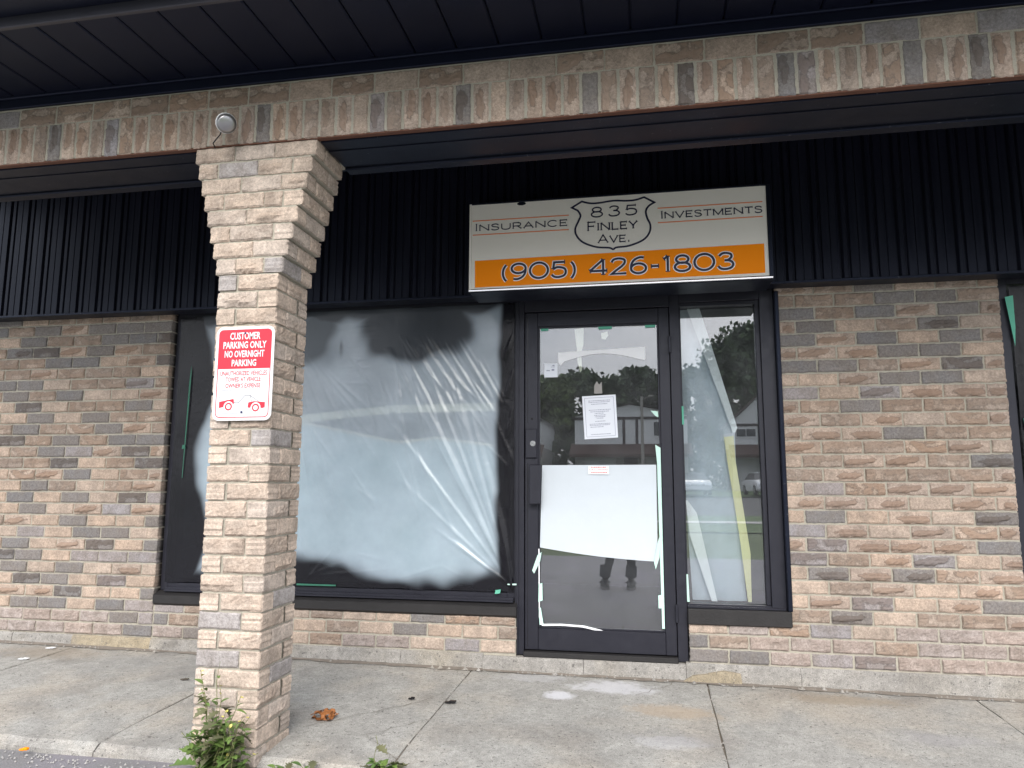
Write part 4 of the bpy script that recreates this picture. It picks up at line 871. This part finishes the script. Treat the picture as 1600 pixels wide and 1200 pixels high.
# ------------------------------------------------------------ weeds and litter
def leaf_mesh(name, L, W_, lobes, seed, mat, curl=.25):
    r = random.Random(seed); m = MB(); n = 9; pts = []
    for k in range(n + 1):
        f = k / n; w = W_ * math.sin(math.pi * min(1, f * .96 + .02)) ** .8 * (1 - .25 * f)
        if lobes: w *= (1.25 if k % 2 else .55) * r.uniform(.85, 1.15)
        pts.append((f * L, w, -curl * L * f * f))
    for k in range(n + 1):
        x, w, z = pts[k]; adv = .06 * L if (lobes and k % 2) else 0; m.v += [(x + adv, -w, z + w * .35), (x, 0, z), (x + adv, w, z + w * .35)]
    for k in range(n):
        a = 3 * k; m.f += [(a, a + 3, a + 4, a + 1), (a + 1, a + 4, a + 5, a + 2)]
    me = bpy.data.meshes.new(name); me.from_pydata(m.v, [], m.f); me.materials.append(M[mat]); me.polygons.foreach_set('use_smooth', [True] * len(me.polygons)); return me
LV = {'big': [leaf_mesh('leaf', .092, .031, True, s_, 'weed_leaf') for s_ in range(3)], 'dark': [leaf_mesh('leaf', .075, .026, True, s_ + 9, 'weed_dark_leaf', .4) for s_ in range(2)], 'small': [leaf_mesh('leaf', .042, .013, False, s_ + 20, 'weed_leaf') for s_ in range(3)], 'flower': [leaf_mesh('flower', .016, .007, False, 31, 'weed_flower', -.2)]}
def weed(loc, stems, label, seed, big=True):
    r = random.Random(seed); t_ = thing('weed', loc, label, 'weed'); L0 = Vector(loc)
    for (dx, dy, h, lean, nl, kind) in stems:
        P_ = []; q = L0 + Vector((dx, dy, 0)); lx, ly = lean
        for k in range(7): f = k / 6; P_.append(q + Vector((lx * f * f + .008 * math.sin(k * 1.7 + h * 30), ly * f, h * f)))
        MB().tube(P_, [.0030 * (1 - .6 * k / 6) for k in range(7)], 5).build('stem', 'weed_stem', t_)
        for k in range(nl):
            f = (k + .5) / nl if kind != 'top' else .55 + .45 * (k + .5) / nl; s_ = P_[min(5, int(f * 6))].lerp(P_[min(6, int(f * 6) + 1)], f * 6 % 1)
            lk = 'big' if (kind == 'mix' and f < .62 and r.random() < .30) else ('dark' if r.random() < .17 else 'small')
            if f > .88 and kind in ('mix', 'top') : lk = 'flower'
            o = place(r.choice(LV[lk]), 'flower' if lk == 'flower' else 'leaf', s_, t_, None, (r.uniform(-.4, .4), r.uniform(-.7, .35), r.uniform(0, 6.28))); sc = r.uniform(.7, 1.25); o.scale = (sc, sc, sc)
    return t_
st_ = []
r = random.Random(3)
for k in range(22): st_.append((r.uniform(-.11, .12), r.uniform(-.05, .04), r.uniform(.10, .30), (r.uniform(-.08, .1), r.uniform(-.05, .02)), r.randint(9, 14), 'mix' if k % 3 == 0 else 'low'))
st_ += [(-.04, 0, .46, (-.05, .0), 26, 'mix'), (-.02, 0, .38, (-.07, .0), 22, 'mix'), (.0, .01, .40, (-.01, .01), 22, 'mix'), (.04, 0, .36, (.06, 0), 20, 'mix'), (.02, -.02, .30, (.03, 0), 16, 'mix'), (-.015, 0, .50, (.012, .0), 4, 'low')]
weed((-2.715, -1.72, -.125), st_, 'tall leafy weed growing at the foot of the brick column', 5)
st2 = [(r.uniform(-.05, .05), r.uniform(-.03, .03), r.uniform(.03, .085), (r.uniform(-.04, .04), 0), 8, 'low') for k in range(16)] + [(-.045, 0, .19, (.0, 0), 2, 'low')]
weed((-1.97, -1.62, -.115), st2, 'small bright green weed at the kerb joint in the middle', 6)
weed((-2.37, -1.665, -.12), [(r.uniform(-.09, .09), r.uniform(-.02, .02), r.uniform(.03, .06), (r.uniform(-.05, .05), 0), 6, 'low') for k in range(9)], 'low sprig of weed along the kerb just right of the column', 8)
MB_ = MB(); 
for k in range(6):
    f = k / 6; g = (k + 1) / 6; wa, wb = .010 * math.sin(math.pi * (.25 + .75 * f)), .010 * math.sin(math.pi * (.25 + .75 * g)); 
    MB_.quad((-1.075 - wa + .01 * f, -1.63, -.115 + .075 * f), (-1.075 + wa + .01 * f, -1.63, -.115 + .075 * f), (-1.075 + wb + .01 * g, -1.63 - .004, -.115 + .075 * g), (-1.075 - wb + .01 * g, -1.63 - .004, -.115 + .075 * g))
tag(MB_.build('grass_blade', 'weed_leaf'), 'single green grass blade poking over the kerb near the bottom edge', 'grass')
# crumpled leaf
bm2 = bmesh.new(); bmesh.ops.create_icosphere(bm2, subdivisions=3, radius=1)
for v in bm2.verts:
    n_ = 1 + .55 * noise.noise(v.co * 1.9) + .3 * noise.noise(v.co * 4.5); v.co = Vector((v.co.x * .060 * n_, v.co.y * .045 * n_, max(-.012, v.co.z * .036 * n_)))
    v.co.x += .35 * v.co.z
bmesh.ops.delete(bm2, geom=[f for f in bm2.faces if noise.noise(f.calc_center_median() * 38) > .22], context='FACES')
for v in bm2.verts: v.co += Vector((-2.50, -1.07, zs(-2.5, -1.07) + .016))
dl = thing('dry_leaf', (-2.5, -1.07, -.06), 'crumpled orange brown dead leaf on the pavement right of the column', 'leaf'); MB().bm(bm2).build('blade', 'dry_leaf', dl); MB().tube([(-2.53, -1.05, -.03), (-2.575, -1.03, -.035), (-2.60, -1.035, -.045)], .0018, 5).build('stalk', 'dry_leaf', dl)
def scrap(x, y, s_, label, mat='phone_black', h=.012, cat='litter'):
    m = MB(); r = random.Random(int(abs(x * 1000))); z = zs(x, y) + .006
    m.box(x - s_, x + s_ * .2, y - s_ * .5, y + s_ * .4, z, z + h * .6, .002); m.box(x - s_ * .3, x + s_, y - s_ * .35, y + s_ * .6, z + .001, z + h, .003); tag(m.build('scrap', mat), label, cat)
scrap(-1.925, -.715, .030, 'black scrap lying right of the pavement joint'); scrap(-2.155, -.70, .018, 'tiny black scrap left of the pavement joint'); scrap(-3.62, -.62, .024, 'thin dark scrap on the pavement left of the column', 'bark', .006); scrap(-5.0, -.14, .03, 'white chip on the pavement below the left wall', 'sign_print_white', .006); scrap(-4.95, -.42, .032, 'white sliver on the pavement at far left', 'sign_print_white', .006)
scrap(-3.75, -1.68 + .03, .02, 'orange fragment at the foot of the kerb at far left', 'sign_orange', .012)
bpy.data.objects['scrap.005'].location.z = -.04
m = MB(); x = -6.0
while x < 2.4:
    w0 = .05 + .035 * noise.noise(Vector((x * 4, 0, 0))) + .02 * noise.noise(Vector((x * 15, 0, 0))); x2 = x + .03; w1 = .05 + .035 * noise.noise(Vector((x2 * 4, 0, 0))) + .02 * noise.noise(Vector((x2 * 15, 0, 0)))
    m.quad((x, -.013 - w0, zs(x, -.06) + .0015), (x2, -.013 - w1, zs(x2, -.06) + .0015), (x2, -.013, zs(x2, 0) + .008), (x, -.013, zs(x, 0) + .008)); x = x2
m.build('dirt_line', 'wall_foot_dirt', sw)
# loose crumbs: too many to count
m = MB(); r = random.Random(11)
for k in range(620):
    q = r.random()
    if q < .5: x = r.uniform(-5.5, 2.0); y = -.045 - abs(r.gauss(0, .028))
    elif q < .72: xj = r.choice(JX[2:7]); x = xj + r.gauss(0, .006); y = r.uniform(-1.55, -.05)
    else: x = r.uniform(-5.2, 1.8); y = r.uniform(-1.5, -.1)
    s_ = r.choice([.003, .004, .005, .007, .010]) * (2.2 if q < .5 and r.random() < .15 else 1); z = zs(x, y) + (.0025 if not (.5 <= q < .72) else -.003)
    a = r.uniform(0, 3.1); c_, s2 = math.cos(a) * s_, math.sin(a) * s_
    i0 = len(m.v); m.v += [(x + c_, y + s2, z), (x - s2 * .7, y + c_ * .7, z), (x - c_, y - s2, z), (x + s2 * .7, y - c_ * .7, z), (x, y, z + s_ * .8)]; m.f += [(i0, i0 + 1, i0 + 4), (i0 + 1, i0 + 2, i0 + 4), (i0 + 2, i0 + 3, i0 + 4), (i0 + 3, i0, i0 + 4)]
tag(m.build('paint_chips', 'foundation_concrete'), 'pale paint chips and grit scattered along wall and joints', 'grit', kind='stuff')
m = MB()
for k in range(900):
    x = r.uniform(-5, 1); y = -1.63 - abs(r.gauss(0, .12)); s_ = r.uniform(.003, .010); z = -.112; a = r.uniform(0, 3.1); c_, s2 = math.cos(a) * s_, math.sin(a) * s_
    i0 = len(m.v); m.v += [(x + c_, y + s2, z), (x - s2 * .7, y + c_ * .7, z), (x - c_, y - s2, z), (x + s2 * .7, y - c_ * .7, z), (x, y, z + s_ * .9)]; m.f += [(i0, i0 + 1, i0 + 4), (i0 + 1, i0 + 2, i0 + 4), (i0 + 2, i0 + 3, i0 + 4), (i0 + 3, i0, i0 + 4)]
tag(m.build('gravel', 'stone_pier'), 'loose gravel in the gutter along the kerb', 'gravel', kind='stuff')

# ------------------------------------------------------------ the other side of the road (seen mirrored in the glass)
def gable_house(x, y, w, d, h1, h2, hp, label, rz=0, panel=True, garage=True):
    t_ = thing('house', (x, y, .5), label, 'house'); z0 = .4
    MB().box(x - w / 2, x + w / 2, y - d, y, z0, h1 + .3).build('ground_floor', 'stone_pier', t_)
    poly = [(x - w / 2, h1 + .3), (x + w / 2, h1 + .3), (x + w / 2, h2), (x, hp), (x - w / 2, h2)]
    MB().prism(poly, y - d, y + .05).build('upper_wall', 'white_siding', t_)
    m = MB(); o = .35
    m.quad((x - w / 2 - o, y + o, h2 - .12), (x, y + o, hp + .12), (x, y - d, hp + .12), (x - w / 2 - o, y - d, h2 - .12)); m.quad((x, y + o, hp + .12), (x + w / 2 + o, y + o, h2 - .12), (x + w / 2 + o, y - d, h2 - .12), (x, y - d, hp + .12)); m.build('roof', 'brown_shingle', t_)
    MB().quad((x - w / 2 - .3, y + 1.6, h1 - .35), (x + w / 2 + .3, y + 1.6, h1 - .35), (x + w / 2 + .3, y + .06, h1 + .5), (x - w / 2 - .3, y + .06, h1 + .5)).box(x - w / 2 - .3, x + w / 2 + .3, y + 1.5, y + 1.62, h1 - .6, h1 - .352).build('skirt_roof', 'brown_shingle', t_)
    MB().box(x - w / 2, x + w / 2, y + .051, y + .10, h2 - .32, h2 - .1).build('trim_band', 'dark_trim', t_)
    for s_ in (-1, 1):
        wx = x + s_ * w * .29; f = MB().box(wx - .85, wx + .85, y + .052, y + .11, h1 + 1.05, h2 - .45).build('window', 'white_siding', t_); MB().box(wx - .74, wx - .03, y + .111, y + .12, h1 + 1.15, h2 - .55).box(wx + .03, wx + .74, y + .111, y + .12, h1 + 1.15, h2 - .55).build('pane', 'house_glass', f)
        MB().box(x + s_ * .52 - .11, x + s_ * .52 + .11, y + .053, y + .10, h1 + .5, h2 - .33).build('trim_board', 'dark_trim', t_)
        g = MB().box(x + s_ * w * .27 - 1.25, x + s_ * w * .27 + 1.25, y + .01, y + .07, z0, h1 - .5).build('garage_door', 'garage_grey', t_)
        for q in range(4): MB().box(x + s_ * w * .27 - 1.2, x + s_ * w * .27 + 1.2, y + .071, y + .085, z0 + .08 + q * .5, z0 + .5 + q * .5).build('door_panel', 'garage_grey', g)
    MB().box(x - .55, x + .55, y + .01, y + .06, z0, h1 - .6).build('entry', 'dark_trim', t_)
    return t_
gable_house(-2.2, -55, 9.0, 9, 3.9, 6.7, 7.6, 'white two storey house with low gable, mirrored at the right of the door glass')
gable_house(-13.0, -55, 7.0, 9, 3.9, 6.6, 8.7, 'white house with brown roof, mirrored at the left of the door glass')
gable_house(8.6, -57, 5.4, 9, 3.9, 6.2, 8.8, 'white house with steep gable, mirrored in the narrow window')
gable_house(-24.0, -56, 9.0, 9, 3.9, 6.6, 8.0, 'white house farthest along the street, mirrored beside the door'); gable_house(17.5, -57, 8.0, 9, 3.9, 6.6, 8.2, 'white house at the far end of the mirrored row')
def tree(x, y, h, rad, label, seed, mat='tree_leaf', n=5200):
    r = random.Random(seed); t_ = thing('tree', (x, y, .6), label, 'tree', 'trees behind the houses')
    m = MB().tube([(x, y, .3), (x + .1, y, h * .3), (x - .1, y, h * .6), (x, y, h * .8)], [.35, .28, .18, .06], 8); cl_ = []
    for k in range(26):
        a = r.uniform(0, 6.28); e = r.uniform(-.5, 1.4); q = rad * r.uniform(.45, 1.0); c_ = Vector((x + math.cos(a) * math.cos(e) * q, y + math.sin(a) * math.cos(e) * q, h * .60 + math.sin(e) * h * .36)); cl_.append((c_, rad * r.uniform(.22, .42)))
        if k < 12: m.tube([(x, y, h * r.uniform(.3, .5)), tuple(c_)], [.10, .03], 5)
    m.build('trunk', 'bark', t_); L = MB()
    for k in range(n):
        c_, q = cl_[k % len(cl_)]; d = Vector((r.gauss(0, 1), r.gauss(0, 1), r.gauss(0, 1))).normalized() * q * r.uniform(.3, 1.15) ** .6; p_ = c_ + d; s_ = r.uniform(.18, .42)
        u = Vector((r.gauss(0, 1), r.gauss(0, 1), r.gauss(0, 1))).normalized(); v = u.cross(Vector((r.gauss(0, 1), r.gauss(0, 1), r.gauss(0, 1)))).normalized()
        L.quad(p_ - u * s_, p_ + v * s_ * .7, p_ + u * s_, p_ - v * s_ * .7)
    L.build('crown', mat, t_); return t_
for k, (x, y, h, q, mt, lb) in enumerate(((-16.5, -70, 12.0, 4.2, 'tree_leaf', 'dark tree behind the left white house'), (-10.2, -66, 11.0, 3.6, 'tree_leaf_light', 'lighter green tree just left of the notice in the reflection'), (-6.2, -68, 12.2, 4.2, 'tree_leaf', 'dark rounded tree mirrored above the notice'), (-1.5, -69, 12.0, 4.2, 'tree_leaf', 'dark tree mirrored above the gabled house'), (4.6, -70, 12.6, 4.6, 'tree_leaf', 'lower dark tree between the two mirrored panes'), (8.8, -67, 15.6, 5.4, 'tree_leaf', 'tallest dark tree mirrored in the narrow window'), (14.5, -70, 13.5, 4.6, 'tree_leaf', 'dark tree at the far right of the mirrored row'), (-23, -72, 13, 4.6, 'tree_leaf', 'dark tree at the far left of the mirrored row'))):
    tree(x, y, h, q, lb, 40 + k, mt)
hd = MB(); r = random.Random(77)
for k in range(9000):
    p_ = Vector((r.uniform(-34, 30), -63 + r.uniform(-1, 1), .6 + 5.2 * r.random() ** .8)); p_.z *= .85 + .3 * noise.noise(Vector((p_.x * .4, 0, 0))); s_ = r.uniform(.2, .45)
    u = Vector((r.gauss(0, 1), r.gauss(0, 1), r.gauss(0, 1))).normalized(); v = u.cross(Vector((r.gauss(0, 1), r.gauss(0, 1), r.gauss(0, 1)))).normalized(); hd.quad(p_ - u * s_, p_ + v * s_ * .7, p_ + u * s_, p_ - v * s_ * .7)
tag(hd.build('hedge', 'tree_leaf'), 'dark mass of bushes behind the mirrored houses', 'hedge', kind='stuff')
up = thing('utility_pole', (-1.23, -52, .4), 'pale utility pole standing before the mirrored gabled house', 'pole'); MB().tube([(-1.23, -52, .3), (-1.23, -52, 7.9)], [.15, .11], 10).build('shaft', 'pole_wood', up); MB().tube([(-1.23, -52, 7.6), (-.6, -51.5, 7.85)], .04, 6).build('lamp_arm', 'pole_wood', up); MB().box(-.75, -.35, -51.6, -51.35, 7.8, 7.92, .03).build('lamp_head', 'pole_wood', up)
def car(x, y, z, rz, mat, label):
    t_ = thing('car', (x, y, z), label, 'car', 'cars parked across the road'); L, W_ = 4.5, 1.78
    prof = [(-2.25, .35), (-2.22, .70), (-2.05, .92), (-1.0, 1.0), (1.35, .98), (1.95, .86), (2.22, .66), (2.25, .36), (1.8, .24), (-1.8, .24)]
    def ex(pr, w0, w1f=None):
        m = MB(); n = len(pr); m.v += [(a, -w0, b) for a, b in pr] + [(a, w0, b) for a, b in pr]; m.f += [tuple(range(n)), tuple(reversed(range(n, 2 * n)))]
        for k in range(n): m.f.append(((k + 1) % n, k, n + k, n + (k + 1) % n))
        return m
    def addp(m, name, mt, par=t_): 
        me_o = m.build(name, mt, None); me_o.parent = par; me_o.location = (0, 0, 0); return me_o
    b = ex(prof, W_ / 2); bmx = bmesh.new(); tmp = bpy.data.meshes.new('body'); tmp.from_pydata(b.v, [], b.f); bmx.from_mesh(tmp); bmesh.ops.bevel(bmx, geom=bmx.edges[:], offset=.06, segments=2, affect='EDGES'); addp(MB().bm(bmx), 'body', mat)
    cab = MB(); lo = [(-1.75, .97), (1.05, .97)]; hi = [(-1.15, 1.43), (.35, 1.45)]
    cab.v += [(-1.8, -.82, .96), (1.15, -.82, .96), (1.15, .82, .96), (-1.8, .82, .96), (-1.1, -.62, 1.44), (.30, -.62, 1.46), (.30, .62, 1.46), (-1.1, .62, 1.44)]; cab.f += [(0, 1, 5, 4), (1, 2, 6, 5), (2, 3, 7, 6), (3, 0, 4, 7)]; addp(cab, 'windows', 'car_glass')
    addp(MB().box(-1.15, .36, -.64, .64, 1.435, 1.475, .015), 'roof', mat)
    for sx in (-1.35, 1.35):
        for sy in (-.82, .82):
            w = addp(MB().tube([(sx, sy - .1, .33), (sx, sy + .1, .33)], .33, 18), 'tyre', 'tyre'); addp(MB().tube([(sx, sy - .105, .33), (sx, sy + .105, .33)], .20, 14), 'rim', 'rim', w)
    for sy in (-.62, .62): addp(MB().box(2.12, 2.24, sy - .2, sy + .2, .62, .76, .02), 'headlight', 'headlight'); addp(MB().box(-2.27, -2.17, sy - .2, sy + .2, .66, .82, .02), 'taillight', 'taillight')
    addp(MB().box(2.2, 2.29, -.7, .7, .34, .46, .02), 'bumper', mat); t_.rotation_euler = (0, 0, rz)
car(6.6, -46, .5, R(84), 'car_white', 'white car parked across the road, mirrored right of the yellow strip'); car(2.2, -46, .48, R(88), 'car_silver', 'silver car parked across the road, mirrored at the left of the narrow window'); car(-7.5, -46.5, .5, R(95), 'car_silver', 'silver car on a driveway mirrored behind the white sheet')

# ------------------------------------------------------------ the photographer, mirrored in the door
pe = thing('person', (-1.22, -5.22, -.222), 'photographer in dark trousers and dark shoes, mirrored in the door glass', 'person')
Z0 = -.222
J3 = {'pelvis': (-1.20, -5.22, .74, .150), 'waist': (-1.19, -5.22, .92, .145), 'chest': (-1.17, -5.21, 1.14, .165), 'neckb': (-1.16, -5.20, 1.30, .075), 'neck': (-1.16, -5.19, 1.36, .058), 'head': (-1.16, -5.17, 1.47, .088), 'crown': (-1.16, -5.18, 1.55, .075),
 'lhip': (-1.30, -5.22, .68, .105), 'lknee': (-1.36, -5.20, .26, .073), 'lank': (-1.43, -5.23, -.12, .052), 'rhip': (-1.10, -5.22, .68, .105), 'rknee': (-1.075, -5.20, .26, .073), 'rank': (-1.085, -5.23, -.12, .052),
 'lsh': (-1.35, -5.20, 1.26, .066), 'lel': (-1.34, -5.02, 1.04, .048), 'lwr': (-1.02, -4.93, 1.10, .034), 'rsh': (-.97, -5.20, 1.26, .066), 'rel': (-.80, -5.09, 1.02, .048), 'rwr': (-.80, -4.93, 1.12, .034)}
J3 = {k: (v[0], v[1], Z0 + (v[2] - Z0) * .80, v[3] * .88) for k, v in J3.items()}
J3['lank'] = (-1.43, -5.23, -.12, .05); J3['rank'] = (-1.085, -5.23, -.12, .05); J3['lel'] = (-1.33, -5.0, .80, .042); J3['rel'] = (-.84, -5.06, .80, .042); J3['lwr'] = (-1.02, -4.93, 1.06, .03); J3['rwr'] = (-.80, -4.93, 1.06, .03)
E3 = [('pelvis', 'waist'), ('waist', 'chest'), ('chest', 'neckb'), ('neckb', 'neck'), ('neck', 'head'), ('head', 'crown'), ('pelvis', 'lhip'), ('lhip', 'lknee'), ('lknee', 'lank'), ('pelvis', 'rhip'), ('rhip', 'rknee'), ('rknee', 'rank'), ('neckb', 'lsh'), ('lsh', 'lel'), ('lel', 'lwr'), ('neckb', 'rsh'), ('rsh', 'rel'), ('rel', 'rwr')]
def skin_obj(name, joints, edges, root, mat, sub=2):
    nm = list(joints); me = bpy.data.meshes.new(name); me.from_pydata([joints[k][:3] for k in nm], [(nm.index(a), nm.index(b)) for a, b in edges], [])
    o = bpy.data.objects.new(name, me); link(o, pe); o.location = -wloc(pe)
    md = o.modifiers.new('skin', 'SKIN'); md.use_smooth_shade = True; sv = me.skin_vertices[0].data
    for k, q in enumerate(nm): sv[k].radius = (joints[q][3], joints[q][3]); sv[k].use_root = (q == root)
    s_ = o.modifiers.new('sub', 'SUBSURF'); s_.levels = sub; s_.render_levels = sub
    if isinstance(mat, str): me.materials.append(M[mat])
    return o
# body material: skin above the collar and at the wrists, jacket, trousers by height
t = NT('body_clothes'); p = t.pos(); q = t.xyz(p); c = t.mix(t.math('GREATER_THAN', q[2], .58), (.018, .022, .032), (.05, .052, .06)); c = t.mix(t.math('GREATER_THAN', q[2], 1.035), c, (.42, .27, .20)); t.base(c); t.rough(.8); M['body_clothes'] = t.m
skin_obj('body', J3, E3, 'pelvis', 'body_clothes')
HZ = 1.135
bmh = bmesh.new(); bmesh.ops.create_uvsphere(bmh, u_segments=16, v_segments=10, radius=1)
for v in bmh.verts: v.co = Vector((-1.16 + v.co.x * .090, -5.195 + v.co.y * .100, HZ + .055 + v.co.z * .078 + (.025 if v.co.y < 0 else 0)))
MB().bm(bmh).build('hair', 'hair', pe, True)
for s_ in (-1, 1):
    MB().box(-1.16 + s_ * .032 - .013, -1.16 + s_ * .032 + .013, -5.099, -5.085, HZ + .004, HZ + .014, .003).build('eye', 'phone_black', pe)
    MB().tube([(-1.16 + s_ * .080, -5.18, HZ - .03), (-1.16 + s_ * .088, -5.185, HZ), (-1.16 + s_ * .080, -5.19, HZ + .03)], [.011, .017, .011], 8).build('ear', 'skin', pe, True)
MB().tube([(-1.16, -5.096, HZ + .01), (-1.16, -5.072, HZ - .025), (-1.16, -5.09, HZ - .034)], [.008, .013, .008], 8).build('nose', 'skin', pe, True); MB().box(-1.182, -1.138, -5.099, -5.085, HZ - .062, HZ - .055, .002).build('mouth', 'print_red', pe)
def hand(w, d, side, up):
    w = Vector(w); d = Vector(d).normalized(); s_ = Vector(side).normalized(); jj = {'w': (*w, .026), 'p': (*(w + d * .05), .030)}; ee = [('w', 'p')]
    for k in range(4):
        a = w + d * .085 + s_ * (k - 1.5) * .021; b = a + d * .035 + Vector(up) * .008; c_ = b + d * .02 - Vector(up) * -.018; L = (.9, 1.05, 1.0, .8)[k]
        jj[f'a{k}'] = (*a, .010); jj[f'b{k}'] = (*(a + (b - a) * L), .009); jj[f'c{k}'] = (*(a + (c_ - a) * L), .008); ee += [('p', f'a{k}'), (f'a{k}', f'b{k}'), (f'b{k}', f'c{k}')]
    a = w + d * .03 - s_ * .035; b = a + d * .03 - s_ * .018; jj['t0'] = (*a, .012); jj['t1'] = (*b, .010); jj['t2'] = (*(b + d * .025), .009); ee += [('w', 't0'), ('t0', 't1'), ('t1', 't2')]
    skin_obj('hand', jj, ee, 'w', 'skin', 1)
hand((-1.02, -4.93, 1.06), (.9, .12, .25), (0, .2, 1), (0, -.6, .2)); hand((-.80, -4.93, 1.06), (-.25, .35, .55), (1, 0, .3), (0, .4, .3))
for ax, yw in ((-1.43, -.14), (-1.085, .05)):
    m = MB(); ring = [(-.055, -.10), (-.058, .0), (-.045, .12), (0, .165), (.045, .12), (.058, .0), (.055, -.10), (0, -.125)]; hts = [.105, .10, .065, .045, .065, .10, .105, .105]
    def tr(a, b, z): return (ax + a * math.cos(yw) - b * math.sin(yw), -5.20 + a * math.sin(yw) + b * math.cos(yw), z)
    m.v += [tr(a, b, Z0 + .026) for a, b in ring] + [tr(a * .9, b * .95, Z0 + h * .8) for (a, b), h in zip(ring, hts)] + [tr(a * .62, b * .72 - .012, Z0 + h + .012) for (a, b), h in zip(ring, hts)]
    for k in range(8):
        for q in (0, 1): m.f.append((q * 8 + k, q * 8 + (k + 1) % 8, q * 8 + 8 + (k + 1) % 8, q * 8 + 8 + k))
    m.f.append(tuple(range(16, 24))); sh_ = m.build('shoe', 'shoe', pe, True)
    m = MB(); m.v += [tr(a * 1.06, b * 1.04, Z0 + .002) for a, b in ring] + [tr(a * 1.06, b * 1.04, Z0 + .028) for a, b in ring]
    for k in range(8): m.f.append((k, (k + 1) % 8, 8 + (k + 1) % 8, 8 + k))
    m.f += [tuple(range(8, 16))]; m.build('sole', 'sole', sh_)
    m = MB().tube([(ax, -5.225, Z0 + .075), (ax, -5.225, Z0 + .16), (ax + .01, -5.215, Z0 + .30)], [.088, .078, .074], 12, False); m.build('trouser_cuff', 'jeans', pe, True)
tag(MB().box(-.90, -.745, -4.862, -4.852, 1.10, 1.18, .004).build('phone', 'phone_black'), 'dark phone held out by the photographer', 'phone')
